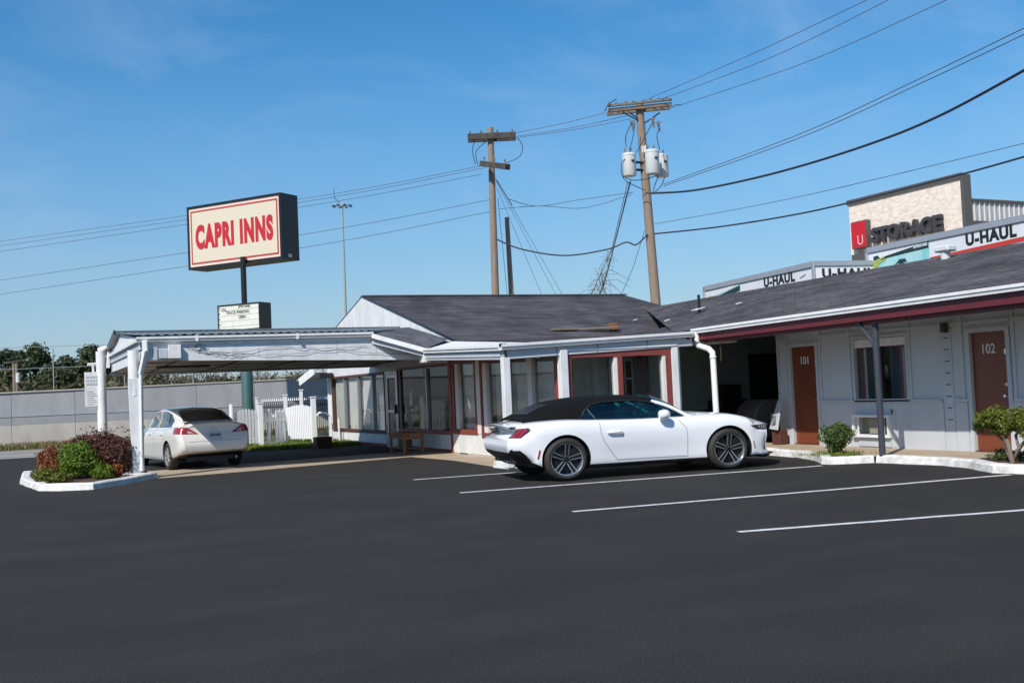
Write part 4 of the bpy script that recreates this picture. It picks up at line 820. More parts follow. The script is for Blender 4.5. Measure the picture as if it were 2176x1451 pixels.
# off to the left
for i, ((xa, ya), (xm, ym), (xb, yb), lab) in enumerate([((-30, 517), (640, 423), (1032, 351), 'topmost'), ((-30, 527), (640, 430), (1030, 357), 'second'), ((-30, 539), (640, 440), (1022, 371), 'third'), ((-30, 600), (640, 499), (1040, 425), 'fourth'), ((-30, 630), (640, 527), (1046, 449), 'lowest')]):
    span('power_line', [(xa-900, ya+(ya-ym)*1.3, 82), (xa, ya, 62), (xm, ym, 52), (xb, yb, 46)], .013, 'wire_thin', lab+' of the five thin wires running left behind the roadside sign', 'wire', 'wires running left past the roadside sign')
# guy wires
for (x0, y0), (x1, y1), lab in [((1053, 378), (1196, 628), 'rightmost guy wire slanting down from the crossarm pole'), ((1053, 382), (1182, 628), 'second guy wire from the right under the crossarm pole'), ((1056, 400), (1152, 628), 'third guy wire slanting from the crossarm pole to the office roof'), ((1058, 420), (1078, 628), 'steepest guy wire hanging close beside the brown pole')]:
    q = wpt(x1, y1, 48); p = wpt(x0, y0, 46); d = q-p; q2 = p+d*(p.z/-d.z); b = MB(); b.tube([p, q2], .011, 4); b.build('guy_wire', 'wire_thin', loc=(q2.x, q2.y, 0), label=lab, cat='guy wire', group='guy wires of the crossarm pole')
b = MB(); b.tube([wpt(1056, 384, 45.9), wpt(1088, 437, 46.3)], .03, 6); b.build('guy_guard', 'can_grey', loc=tuple(wpt(1088, 437, 46.3)), label='pale straight guard sleeve on the guy wires just below the lower crossarm', cat='sleeve')
for pts, r, lab in [([(1334, 388, 44.8), (1300, 530, 46), (1250, 640, 47)], .018, 'left guy wire of the leaning transformer pole'), ([(1340, 385, 44.8), (1308, 510, 46), (1290, 580, 46.5), (1270, 640, 47)], .034, 'middle guy wire of the leaning pole wrapped in dead vine'), ([(1370, 490, 44.8), (1345, 570, 45.5), (1314, 640, 46)], .013, 'faint right guy wire of the leaning transformer pole')]:
    P = [wpt(*p) for p in pts]; d = P[-1]-P[-2]; P.append(P[-1]+d*(P[-1].z/-d.z)); b = MB(); b.tube(P, r, 5); b.build('guy_wire', 'wire_thin', loc=(P[-1].x, P[-1].y, 0), label=lab, cat='guy wire')
b = MB()
for k in range(70):
    t = random.random()**.6; c0 = wpt(1300-28*t+random.uniform(-6, 6), 530+100*t, 46.5); v = Vector((random.gauss(0, .5), random.gauss(0, .3), random.gauss(0, .45)))*(.3+t); b.tube([c0, c0+v*.5+Vector((0, 0, .1)), c0+v+Vector((0, 0, -.15))], .009, 3)
b.build('dead_vine', 'twig', loc=tuple(wpt(1275, 630, 46.5)), label='tangle of leafless vine clinging to the guy wire above the office roof', cat='vine', kind='stuff')
# high mast light
p = wpt(727, 437, 170); q = wpt(735, 680, 170); hm = thing('mast_light', (q.x, q.y, 0), 'tall thin highway mast with a ring of lamps right of the roadside sign', 'mast light')
b = MB(); b.tube([(q.x, q.y, 0), q, p], [.34, .24, .13], 8); b.build('pole', 'steel_pale', hm, smooth=40)
b = MB(); b.lathe([(0, -.15), (.4, -.15), (.4, .1), (.25, .3), (0, .4)], p, n=12); b.build('lamp_ring', 'steel_pale', hm)
for k in range(8): a = 2*PI*k/8; d = Vector((math.cos(a), math.sin(a), 0)); b = MB(); b.bar(p+d*.35, p+d*1.3, .07, .07); b.obox(p+d*1.4-Vector((0, 0, .1)), d*.22, Vector((-d.y, d.x, 0))*.14, (0, 0, .09)); b.build('lamp', 'fence_dark', hm)
b = MB(); b.tube([p, p+Vector((-1.2, 0, 1.2)), p+Vector((-1.2, 0, 2.6))], .05, 5); b.build('antenna', 'fence_dark', hm)
# ================================================================= PICKET FENCE, GRASS
def fence_panel(parent, p, q, top=1.15, zb=.18, arch=.1, n=None, tilt=0, lean=0, z0=0):
    p, q = Vector((p[0], p[1], z0)), Vector((q[0], q[1], z0)); d = q-p; u = d.normalized(); nn = Vector((-u.y, u.x, 0)); W = d.length; n = n or int(W/.105)
    for i in range(n):
        t = (i+.5)/n; h = top+arch*math.sin(PI*t); c = p+d*t; lz = Vector((u.x*lean, u.y*lean, 1))
        b = MB(); w = W/n*.37
        P = [c-u*w+lz*zb, c+u*w+lz*zb, c+u*w+lz*(h-.05), c+lz*h, c-u*w+lz*(h-.05)]
        b.prism([x-nn*.012 for x in P], nn*.022); b.build('picket', 'vinyl', parent)
    for z in (zb+.14, top-.18):
        b = MB(); b.bar(p+Vector((0, 0, z))+nn*.03, q+Vector((0, 0, z))+nn*.03, .035, .08); b.build('rail', 'vinyl', parent)
def fpost(parent, x, y, h=1.45, w=.11, round_=False):
    b = MB()
    if round_: b.tube([(x, y, 0), (x, y, h)], w*.55, 12)
    else:
        b.box((x-w/2, y-w/2, -.02), (x+w/2, y+w/2, h)); b.box((x-w/2-.02, y-w/2-.02, h), (x+w/2+.02, y+w/2+.02, h+.03))
    b.build('post', 'vinyl', parent)
pf = thing('picket_fence', (-2.4, 15, 0), 'white picket fence with arched panels and broken gap on the grass behind the carport', 'fence')
fA, fC, fD, fE = [Vector((*atD(px, 900, d).xy, 0)) for px, d in ((493, 33.2), (554, 33.8), (608, 35.0), (667, 34.0))]
fence_panel(pf, fA, fC, 1.12, .16, .12); fpost(pf, fA.x, fA.y, 1.4, .13, True); fpost(pf, fC.x, fC.y, 1.38, .13)
gp0, gp1 = fC.lerp(fD, .52), fC.lerp(fD, .9)
fence_panel(pf, gp0, gp1, 1.15, .05, .02, n=3, lean=.07); fence_panel(pf, fC.lerp(fD, .2), fC.lerp(fD, .36), 1.2, .02, 0, n=1, lean=.09)
b = MB(); b.bar(fC+Vector((0, 0, .82)), fD+Vector((0, 0, .84)), .05, .09); b.build('rail', 'vinyl', pf)
b = MB(); b.bar(fC+Vector((0, 0, .12)), fD+Vector((0, 0, .12)), .05, .07); b.build('rail', 'vinyl', pf)
fence_panel(pf, fD, fE, 1.2, .2, .09, n=16); fpost(pf, fD.x, fD.y, 1.6, .1); fpost(pf, fE.x, fE.y, 1.5, .14)
fpost(pf, fA.lerp(fC, .75).x+.3, fA.lerp(fC, .75).y+.9, 1.55, .07); fpost(pf, fD.lerp(fE, .3).x+.45, fD.lerp(fE, .3).y+.8, 1.75, .09)
mf = thing('metal_fence', (0, 18.6, 0), 'low dark metal fence with pale finials behind the white picket fence', 'fence')
m0, m1 = G(560, 935), G(700, 925); m0.z = m1.z = 0
for i in range(34):
    c0 = m0.lerp(m1, i/33); b = MB(); b.box((c0.x-.012, c0.y-.012, 0), (c0.x+.012, c0.y+.012, 1.42)); k = b.build('bar', 'fence_dark', mf)
    b = MB(); b.add([(c0.x-.035, c0.y, 1.42), (c0.x+.035, c0.y, 1.42), (c0.x, c0.y+.03, 1.42), (c0.x, c0.y-.03, 1.42), (c0.x, c0.y, 1.55)], [(0, 3, 4), (3, 1, 4), (1, 2, 4), (2, 0, 4), (0, 2, 1, 3)]); b.build('finial', 'vinyl', k)
for z in (.25, 1.2): b = MB(); b.bar(m0+Vector((0, 0, z)), m1+Vector((0, 0, z)), .03, .04); b.build('rail', 'fence_dark', mf)
# handrail and planter by the corner of the lobby
hr0 = G(674, 944); hx, hy = hr0.x, hr0.y
b = MB(); b.tube([(hx, hy, .0), (hx, hy, .9), (hx+.1, hy-.02, 1.0), (hx+.3, hy-.1, .98), (hx+.42, hy-.15, .85), (hx+.45, hy-.15, .1)], .032, 8); b.tube([(hx+.68, hy-.2, .05), (hx+.68, hy-.2, .8)], .032, 8); b.build('handrail', 'vinyl', loc=(hx+.3, hy, 0), smooth=50, label='white bent handrail between the picket fence and the lobby corner', cat='handrail')
q = G(687, 952); b = MB(); b.prism([(q.x-.22, q.y-.2, 0), (q.x+.2, q.y-.2, 0), (q.x+.23, q.y-.2, .33), (q.x-.25, q.y-.2, .33)], (0, .4, 0)); pb = b.build('planter_box', 'brown_trim', loc=(q.x, q.y, 0), label='small brown planter box on the ground at the lobby corner', cat='planter')
b = MB(); b.box((q.x-.2, q.y-.16, .331), (q.x+.19, q.y+.16, .338)); b.build('soil', 'mulch', pb)
q = G(619, 915); q.z = 0; pr = thing('parasol', tuple(q), 'furled red garden parasol standing behind the picket fence', 'parasol')
zt = atD(616, 832, (q-CAMP).dot(FW)).z
b = MB(); b.tube([q, (q.x, q.y, zt-.1)], .03, 8); b.build('pole', 'white_paint', pr)
b = MB(); b.tube([(q.x, q.y, zt-1.05), (q.x, q.y, zt-.8), (q.x, q.y, zt-.35), (q.x, q.y, zt)], [.10, .14, .10, .02], 8); b.build('folded_canopy', 'parasol_red', pr)
def grass(name, region, n, hmin, hmax, m, label, w=.012):
    b = MB(); k = 0
    while k < n:
        p = region()
        if p is None: continue
        h = random.uniform(hmin, hmax); a = random.uniform(0, 2*PI); d = Vector((math.cos(a), math.sin(a), 0)); ln = Vector((random.gauss(0, .35), random.gauss(0, .35), 0))*h
        b.add([p-d*w, p+d*w, p+ln*.5+Vector((0, 0, h*.7))+d*w*.5, p+ln+Vector((0, 0, h))], [(0, 1, 2), (0, 2, 3)]); k += 1
    return b.build(name, m, kind='stuff', fix=False, label=label, cat='grass')
def tri_region(pts):
    P = [Vector((p[0], p[1], 0)) for p in pts]
    def f():
        i = random.randrange(len(P)-2); a, c = random.random(), random.random()
        if a+c > 1: a, c = 1-a, 1-c
        return P[0]+(P[i+1]-P[0])*a+(P[i+2]-P[0])*c
    return f
grass('grass', tri_region([(-3.7, 13.9), (-.9, 12.7), (.0, 13.6), (.2, 19), (-3.4, 19)]), 16000, .05, .16, 'grass_blade', 'bright green grass under the white picket fence', .016)
grass('grass', tri_region([wl(-9, .1), wl(-9, 1.6), wl(24, 1.2), wl(24, .1)]), 14000, .08, .3, 'grass_dry', 'dry straggling grass along the foot of the barrier wall', .02)

# ================================================================= PLANTS
def leafcloud(b, c, rad, n, size, shell=.55, flat=0, zmin=None, mi=0, lump=0):
    c = Vector(c); k = 0; ph = [random.uniform(0, 6) for _ in range(6)]
    while k < n:
        d = Vector((random.gauss(0, 1), random.gauss(0, 1), random.gauss(0, 1))).normalized(); r = random.uniform(shell**3, 1)**(1/3)
        if lump: r *= 1+lump*(math.sin(5*d.x+ph[0])*math.sin(4*d.y+ph[1])+.7*math.sin(7*d.z+ph[2]+3*d.x))
        p = c+Vector((d.x*rad[0], d.y*rad[1], d.z*rad[2]))*r
        if zmin is not None and p.z < zmin: continue
        s = size*random.uniform(.6, 1.3); a = (d+Vector((random.gauss(0, .8), random.gauss(0, .8), random.gauss(0, .8)))).normalized()
        u = a.cross(Vector((random.gauss(0, 1), random.gauss(0, 1), random.gauss(0, 1)))).normalized(); w = a.cross(u)
        b.add([p-u*s, p+w*s*.45+a*s*.12, p+u*s, p-w*s*.45+a*s*.12], [(0, 1, 2, 3)], mi); k += 1
def twigs(b, base, tips, r=.012):
    for t in tips:
        base, t = Vector(base), Vector(t); m = base.lerp(t, .5)+Vector((random.gauss(0, .05), random.gauss(0, .05), .05)); b.tube([base, m, t], [r, r*.8, r*.4], 5)
def bush(name, base, blobs, leafm, size, label, cat='shrub', group=None, nleaf=2600, twm='twig', shell=.5, lump=.16):
    t = thing(name, tuple(base), label, cat, group); base = Vector(base)
    b = MB(); tot = sum(q[1][0]*q[1][1] for q in blobs)
    for c, rad in blobs: leafcloud(b, base+Vector(c), [q*1.14 for q in rad], int(.05*nleaf*rad[0]*rad[1]/tot), size*1.1, .8, zmin=base.z+.02, lump=.3)
    for c, rad in blobs: leafcloud(b, base+Vector(c), rad, int(nleaf*rad[0]*rad[1]/tot), size, shell, zmin=base.z+.02, lump=lump)
    b.build('foliage', leafm, t, fix=False)
    b = MB()
    for c, rad in blobs: twigs(b, base, [base+Vector(c)+Vector((random.uniform(-.7, .7)*rad[0], random.uniform(-.7, .7)*rad[1], random.uniform(-.3, .6)*rad[2])) for _ in range(7)])
    b.build('stem', twm, t); return t
bush('shrub', (-8.05, 5.0, .1), [((0, .1, .52), (.5, .55, .38)), ((.28, -.2, .45), (.34, .4, .38)), ((-.35, .3, .5), (.36, .4, .34)), ((.35, .1, .2), (.25, .3, .2))], 'leaf_maroon', .03, 'large rounded maroon leaved shrub against the front carport post', nleaf=14000, lump=.08)
bush('shrub', (-8.5, 4.7, .1), [((0, 0, .42), (.36, .36, .33)), ((-.1, -.1, .25), (.3, .3, .22)), ((.14, -.05, .3), (.3, .3, .25))], 'leaf_green', .032, 'bright green rounded shrub between the orange and the maroon shrubs', nleaf=7000, lump=.1)
bush('shrub', (-9.0, 5.0, .1), [((0, 0, .38), (.26, .3, .26)), ((.05, -.2, .22), (.24, .26, .22))], 'leaf_orange', .028, 'rusty orange shrub at the left end of the planted island', nleaf=5000, lump=.1)
bush('shrub', (-8.15, 6.3, .1), [((0, 0, .5), (.6, .5, .35))], 'leaf_maroon', .03, 'dark maroon shrub peeping out behind the bright green shrub', nleaf=2400)
bush('low_plant', (-9.15, 4.2, .1), [((0, 0, .12), (.2, .2, .16))], 'leaf_yellowgreen', .04, 'low yellow green plant at the left kerb corner of the island', 'plant', nleaf=700, lump=.3)
bush('low_plant', (-8.85, 3.85, .1), [((0, 0, .08), (.2, .15, .12))], 'leaf_yellowgreen', .035, 'low sprawling green plant at the kerb before the orange shrub', 'plant', nleaf=600, lump=.3)
bush('low_plant', (-8.1, 4.1, .1), [((0, 0, .12), (.2, .18, .14))], 'leaf_green', .04, 'small leafy green plant at the foot of the bright green shrub', 'plant', nleaf=700, lump=.3)
bush('low_plant', (-7.85, 4.15, .1), [((0, 0, .12), (.15, .15, .14))], 'leaf_orange', .03, 'small red orange plant in the mulch before the maroon shrub', 'plant', nleaf=700)
s1 = G(1780, 966, .1)
bush('shrub', tuple(s1), [((0, 0, .34), (.30, .3, .2)), ((-.05, -.02, .22), (.2, .2, .16)), ((.1, 0, .4), (.18, .18, .14))], 'leaf_boxwood', .026, 'small clipped green shrub on the kerb by the door with number 101', nleaf=3200, lump=.1)
grass('ground_cover', lambda: Vector((s1.x+random.gauss(-.05, .2), s1.y+random.gauss(0, .25), .1)), 700, .02, .08, 'grass_blade', 'thin green weeds round the foot of the small clipped shrub', .012)
s2 = G(2152, 984, .1); t = thing('shrub', tuple(s2), 'open branching green shrub with bare pale stems by the door with number 102', 'shrub')
def s2p(px, py, dd=0): p = atX(px, py, s2.x+dd); return p
b = MB()
for path, r in (([(2152, 984), (2143, 945), (2133, 915), (2128, 895)], .035), ([(2152, 984), (2165, 952), (2158, 925), (2172, 905)], .03), ([(2143, 945), (2120, 925), (2105, 905)], .02), ([(2160, 960), (2180, 935), (2195, 900)], .028), ([(2152, 984), (2140, 960), (2134, 930)], .025), ([(2133, 915), (2150, 900), (2160, 880)], .018)):
    b.tube([s2p(x, y, random.uniform(-.08, .1)) for x, y in path], [r, r*.85, r*.7, r*.5][:len(path)], 7)
b.build('stem', 'twig', t, smooth=50)
b = MB()
for x, y, rx, rz in ((2095, 893, .17, .13), (2125, 888, .2, .16), (2110, 880, .16, .1), (2140, 905, .17, .10), (2175, 888, .2, .16), (2195, 900, .25, .2), (2122, 912, .1, .07), (2080, 905, .08, .08)):
    leafcloud(b, s2p(x, y), (rx*.95, rx, rz), int(1500*rx/.2), .026, .25, lump=.2)
b.build('foliage', 'leaf_yellowgreen', t, fix=False)
q = G(2140, 978, .1); bush('low_plant', tuple(q), [((0, 0, .07), (.28, .22, .09)), ((.1, -.2, .06), (.2, .2, .08))], 'leaf_boxwood', .03, 'low ragged ground plant under the open branching shrub', 'plant', nleaf=900, lump=.3)
# ----------------------------------------------------------------- trees beyond the barrier wall
def tree(x, y, h, cw, leafm, label, lowest=.35, n=2600, size=.28, group='trees beyond the barrier wall', seed=0, cone=.5):
    random.seed(seed); t = thing('pine_tree' if leafm == 'leaf_pine' else 'tree', (x, y, 0), label, 'tree', group)
    b = MB(); top = Vector((x+random.uniform(-.4, .4), y, h*.93)); b.tube([(x, y, -.1), (x+.1, y, h*.4), top], [.02*h+.08, .014*h+.05, .04], 8)
    cl = []
    for k in range(22):
        f = random.uniform(lowest, .97); R = cw*(1-cone*max(0, (f-lowest)/(1-lowest)))*random.uniform(.35, .95); a = random.uniform(0, 2*PI)
        c = Vector((x+R*.75*math.cos(a), y+R*.75*math.sin(a), h*f)); cl.append((c, R)); s0 = Vector((x+.1, y, h*f*.8)); b.tube([s0, s0.lerp(c, .55)+Vector((0, 0, -.1)), c], [.07, .05, .02], 5)
    cl.append((Vector((x, y, h*.92)), cw*.4))
    b.build('trunk', 'bark', t, smooth=50)
    b = MB(); tot = sum(r for _, r in cl)
    for c, r in cl: leafcloud(b, c, (r*.55+.35, r*.55+.35, r*.3+.3), int(n*r/tot), size, .2, lump=.3)
    b.build('crown', leafm, t, fix=False); return t
def tpos(px, d): p = atD(px, 800, d); return p.x, p.y, d
for i, (px, py, d, cwpx, lm, lab) in enumerate([
    (4, 757, 98, 34, 'leaf_pine', 'dark pine cut off by the photo edge beyond the barrier wall'), (36, 752, 104, 26, 'leaf_pine', 'dark pine next to the photo edge, just behind the distant pole'), (74, 739, 96, 44, 'leaf_pine', 'tallest broad dark pine beyond the wall, right of the distant pole'),
    (112, 782, 92, 20, 'leaf_pine', 'slim low pine on the right flank of the tallest pine'), (150, 772, 100, 34, 'leaf_pine', 'mid height olive pine left of the white notice board'), (198, 745, 96, 36, 'leaf_pine', 'tall dark pine rising behind the rear white carport post'),
    (176, 785, 88, 30, 'leaf_olive', 'lower olive tree behind the white notice board'), (130, 800, 84, 26, 'leaf_olive', 'low olive tree over the wall between two taller pines'), (14, 800, 84, 30, 'leaf_olive', 'low olive tree over the wall at the photo edge'),
    (248, 775, 98, 30, 'leaf_pine', 'pine hidden mostly by the carport end between the two posts'), (305, 780, 96, 36, 'leaf_pine', 'dark pine seen under the carport roof right of the front post')]):
    x, y, _ = tpos(px, d); h = atD(px, py, d).z; tree(x, y, h+.5, cwpx*d/2300*1.2, lm, lab, .3, 5200, .2, seed=40+i, cone=.55)
random.seed(99)
# the brown wood behind the wall: one leafless mass seen under the carport
b = MB()
for k in range(260):
    px = random.uniform(225, 760); d = random.uniform(80, 125); c = atD(px, 800, d); h = atD(px, random.uniform(782, 806), d).z; c.z = 0
    b.tube([c, c+Vector((random.gauss(0, .3), random.gauss(0, .3), h*.6)), c+Vector((random.gauss(0, .7), random.gauss(0, .7), h))], [.09, .06, .02], 4)
    for j in range(5): f = random.uniform(.3, .9); p0 = c+Vector((0, 0, h*f)); b.tube([p0, p0+Vector((random.gauss(0, .9), random.gauss(0, .9), random.uniform(.3, 1.0)))], [.035, .01], 3)
for k in range(520):
    px = random.uniform(-60, 780); d = random.uniform(76, 125); c = atD(px, 800, d); hh = atD(px, random.uniform(790, 826) if px > 210 else random.uniform(800, 830), d).z; c.z = hh*.55; leafcloud(b, c, (1.6, 1.6, hh*.45), 70, .24, .2, mi=1 if random.random() < .55 else 2)
b.build('brown_wood', ['wood_twig', 'leaf_brown', 'leaf_olive'], kind='stuff', fix=False, label='brown leafless wood beyond the barrier wall seen under the carport', cat='wood')

# ================================================================= BENCH AND ROOF ODDMENTS
bq = G(853, 966); bt = G(884, 958)
bn = thing('wooden_bench', (-.72, 7.2, 0), 'low brown wooden bench with open shelf beside the glass entrance door', 'bench')
X_, Y_ = -.95, 6.75
b = MB(); b.box((-1.0, 6.7, .47), (-.42, 7.85, .52)); b.build('seat', 'wood', bn, bevel=.006)
for x in (-.97, -.5):
    for y in (6.74, 7.75): b = MB(); b.box((x, y, 0), (x+.055, y+.055, .468)); b.build('leg', 'wood', bn)
for y in (6.74, 7.75): b = MB(); b.box((-.92, y+.005, .36), (-.5, y+.045, .45)); b.build('apron', 'wood', bn)
b = MB(); b.box((-.965, 6.8, .37), (-.93, 7.75, .46)); b.build('apron', 'wood', bn)
b = MB(); b.box((-.95, 6.8, .13), (-.46, 7.75, .16)); b.build('shelf', 'wood', bn)
b = MB(); b.box((-.8, 7.3, .161), (-.55, 7.65, .34)); b.build('cardboard_box', 'old_lumber', loc=(-.67, 7.47, .161), label='small cardboard box on the shelf of the wooden bench', cat='box')
def on_main(px, py):   # point on the main front roof slope
    d = ray(px, py); n = Vector((0, -(4.43-2.66), 12.5-5.2)); p0 = Vector((0, 5.2, 2.67)); return CAMP+d*((p0-CAMP).dot(n)/d.dot(n))
def on_wing(px, py):
    n = Vector((-(3.98-2.72), 0, 8.3-3.18)); p0 = Vector((3.18, -8, 2.64)); d = ray(px, py); return CAMP+d*((p0-CAMP).dot(n)/d.dot(n))
p, q = on_main(1172, 704), on_main(1296, 703)
lb = MB(); lb.bar(p+Vector((0, 0, .05)), q+Vector((0, 0, .06)), .10, .05); lb.bar(p+Vector((.3, .1, .03)), q+Vector((.1, -.25, .08)), .10, .05); lb.build('lumber_plank', 'old_lumber', loc=tuple(p), bevel=.006, label='weathered planks lying on the lower office roof beside a rusty block', cat='plank')
q = on_main(1300, 701); b = MB(); b.obox(q+Vector((0, -.1, .08)), (.11, 0, 0), (0, .1, 0), (0, .02, .09)); b.build('rusty_block', 'rust', loc=tuple(q), bevel=.012, label='rusty brown block on the roof at the right end of the planks', cat='block')
q = on_wing(1486, 658); vp = thing('vent_pipe', tuple(q), 'thin black vent pipe with pale flashing on the wing roof', 'vent pipe')
b = MB(); b.tube([q-Vector((0, 0, .1)), q+Vector((0, 0, .36))], .035, 8); b.build('pipe', 'black_metal', vp)
b = MB(); b.obox(q+Vector((-.03, 0, .02)), (.12, 0, .03), (0, .12, 0), (-.002, 0, .008)); b.build('flashing', 'white_paint', vp)
for (px, py), lab in (((1350, 681), 'small pale nail patch on the roof left of the valley'), ((1418, 682), 'larger pale patch on the roof right of the valley'), ((1570, 646), 'tiny pale patch on the wing roof below the trucks')):
    q = on_wing(px, py) if px > 1400 else on_main(px, py)
    b = MB(); b.obox(q+Vector((0, 0, .02)), (.06, 0, .015), (0, .035, 0), (0, 0, .008)); b.build('roof_patch', 'white_paint', loc=tuple(q), label=lab, cat='patch')
q = on_wing(2010, 548); ev = thing('exhaust_vent', tuple(q), 'grey hooded roof vent near the wing ridge before the big truck', 'roof vent')
b = MB(); b.lathe([(.10, -.1), (.10, .16)], q, n=12); b.build('neck', 'can_grey', ev)
b = MB(); b.box((q.x-.14, q.y-.19, q.z+.12), (q.x+.14, q.y+.19, q.z+.25)); b.build('hood', 'can_grey', ev, bevel=.03)

# ================================================================= STORAGE BUILDING AND TRUCKS BEHIND
def rent_truck(c0, c1, c2, ztop, label, scheme):
    """c0: far left upper corner, c1: near upper corner, c2: point toward the far end of the short face"""
    c0, c1, c2 = [Vector((v.x, v.y, 0)) for v in (c0, c1, c2)]; u = (c1-c0).normalized(); W = (c1-c0).length; n = Vector((u.y, -u.x, 0)); Dp = 2.4
    if n.dot(CAMP-c1) < 0: n = -n
    Z = Vector((0, 0, 1)); zg = 1.1; zb = zg+1.0
    P = lambda s, o, z: c0+u*s+n*o+Z*z
    t = thing('box_truck', tuple(P(W/2, -Dp/2, zg)), label, 'truck')
    b = MB(); b.obox(P(W/2, -Dp/2, (zb+ztop)/2), u*W/2, n*Dp/2, Z*(ztop-zb)/2); body = b.build('cargo_box', 'truck_white', t)
    b = MB(); r = .09
    b.obox(P(W/2, .02, ztop-.085), u*(W/2+.04), n*.03, Z*.085); b.obox(P(W+.02, -Dp/2, ztop-.07), u*.03, n*(Dp/2), Z*.07)
    b.obox(P(W/2, -Dp/2, ztop+.015), u*(W/2+.03), n*(Dp/2+.03), Z*.02)
    for s in (0, W): b.obox(P(s, .015, (zb+ztop)/2), u*.07, n*.035, Z*(ztop-zb)/2)
    b.obox(P(W+.015, -Dp, (zb+ztop)/2), u*.035, n*.06, Z*(ztop-zb)/2); b.build('rail', 'truck_rail', body, bevel=.02)
    def px_(x, y):
        d = ray(x, y); p = CAMP+d*((c0-CAMP).dot(n)/d.dot(n)); return ((p-c0).dot(u), p.z)
    def panel(s0, s1, z0, z1, m, nm, o=.006): b = MB(); b.obox(P((s0+s1)/2, o, (z0+z1)/2), u*(s1-s0)/2, n*.003, Z*(z1-z0)/2); return b.build(nm, m, body)
    scheme(P, u, n, Z, W, ztop, body, px_, zb, Dp)
    b = MB(); b.obox(P(W/2, -Dp/2, zb-.15), u*(W/2), n*.5, Z*.14); b.build('chassis', 'black_metal', t)
    b = MB(); b.prism([P(-.05, -.15, zg+.5), P(-1.9, -.15, zg+.5), P(-1.9, -.15, zg+1.2), P(-1.2, -.15, zg+1.45), P(-.8, -.15, zg+2.2), P(-.05, -.15, zg+2.3)], -n*(Dp-.3)); b.build('cab', 'truck_white', t)
    for s in (-.9, W*.75):
        for o in (-.2, -Dp+.2): b = MB(); b.tube([P(s, o-.13, zg+.42), P(s, o+.13, zg+.42)], .42, 18); b.build('wheel', 'tyre', t)
    return t
def strokes(P, n, polys, m, nm, body, o=.016):
    b = MB()
    for poly in polys: b.prism([P(s, o, z) for s, z in poly], n*.004)
    return b.build(nm, m, body)
def scheme_small(P, u, n, Z, W, zt, body, px, zb, Dp):
    S = lambda polys, m, nm, o: strokes(P, n, [[px(x, y) for x, y in q] for q in polys], m, nm, body, o)
    S([[(1503, 622), (1573, 603), (1573, 640), (1503, 655)]], 'truck_teal', 'picture_panel', .004)
    S([[(1503, 622), (1573, 603), (1545, 618), (1503, 634)]], 'truck_white', 'picture_blank', .009)
    S([[(1512, 636), (1573, 606), (1573, 617), (1530, 636)]], 'truck_green', 'picture_band', .014)
    S([[(1504, 632), (1512, 628), (1516, 631), (1506, 638)], [(1506, 640), (1530, 630), (1532, 633), (1508, 645)]], 'truck_lime', 'picture_leaf', .019)
    (a0, z0), (a1, _) = px(1624, 611), px(1690, 597)
    text('lettering', 'U-HAUL', P(a0, .006, z0), P(a1, .006, z0), .33, n, 'letter_black', body, .005, .05, spacing=1.12)
    S([[(1699, 590), (1711, 582), (1713, 584), (1702, 592)]], 'truck_rail', 'wrench_mark', .006)
    text('lettering', 'U-HAUL', P(W+.006, -.3, zt-.53), P(W+.006, -2.25, zt-.53), .32, u, 'letter_black', body, .005, .05, spacing=1.12)
def scheme_big(P, u, n, Z, W, zt, body, px, zb, Dp):
    S = lambda polys, m, nm, o: strokes(P, n, [[px(x, y) for x, y in q] for q in polys], m, nm, body, o)
    S([[(1851, 545), (1974, 513), (1976, 570), (1851, 600)]], 'truck_teal', 'picture_panel', .004)
    S([[(1849, 543), (1974, 515), (1925, 532), (1885, 545), (1868, 556), (1849, 575)]], 'truck_white', 'picture_blank', .009)
    S([[(1880, 545), (1973, 513), (1974, 526), (1925, 538), (1890, 547), (1862, 556)]], 'truck_green', 'picture_band', .014)
    S([[(1857, 546), (1866, 543), (1872, 550), (1864, 558), (1857, 553)], [(1900, 566), (1912, 551), (1924, 549), (1928, 556), (1921, 557), (1919, 568), (1912, 566), (1910, 558)]], 'truck_green', 'picture_shape', .016)
    S([[(1855, 557), (1880, 544), (1881, 547), (1857, 561)], [(1857, 562), (1884, 549), (1884, 552), (1858, 566)], [(1853, 572), (1866, 561), (1869, 563), (1855, 577)]], 'truck_lime', 'picture_leaf', .021)
    (a0, z0), (a1, z1) = px(1942, 529), px(1972, 521)
    text('slogan', 'ADVENTURES', P(a0, .024, z0), P(a1, .024, z1), .09, n, 'truck_white', body, .004, .03)
    (a0, z0), (a1, _) = px(2053, 522), px(2161, 499)
    text('lettering', 'U-HAUL', P(a0, .006, z0-.02), P(a1, .006, z0-.02), .36, n, 'letter_black', body, .005, .05, spacing=1.12)
    S([[(1977, 547), (2200, 497), (2200, 507), (1978, 556)]], 'truck_red', 'stripe', .008)
a0, a1, a2 = G(1497, 610, 5.15), G(1728, 557, 5.15), G(1828, 553, 5.15)
rent_truck(a0, a1, a2, 5.15, 'smaller white box truck with black lettering on its side and end behind the roof', scheme_small)
a0, a1, a2 = G(1842, 529, 5.6), G(2215, 450, 5.6), G(2176, 458, 5.6)
rent_truck(a0, a1, a2, 5.6, 'larger white box truck with red stripe and teal picture behind the right roof', scheme_big)
st = thing('storage_building', (38, 27, 1.1), 'tan textured storage building with dark trim, red square sign and grey metal wing', 'storage building')
cl_, cr_ = atD(1803, 430, 65), atD(2042, 371, 57.5); zt = (cl_.z+cr_.z)/2; cl_ = G(1803, 430, zt); cr_ = G(2042, 371, zt)
cl_.z = cr_.z = 0; u = (cr_-cl_).normalized(); n = Vector((u.y, -u.x, 0)); W = (cr_-cl_).length
if n.dot(CAMP-cl_) < 0: n = -n
P = lambda s, o, z: cl_+u*s+n*o+Vector((0, 0, z))
Z = Vector((0, 0, 1))
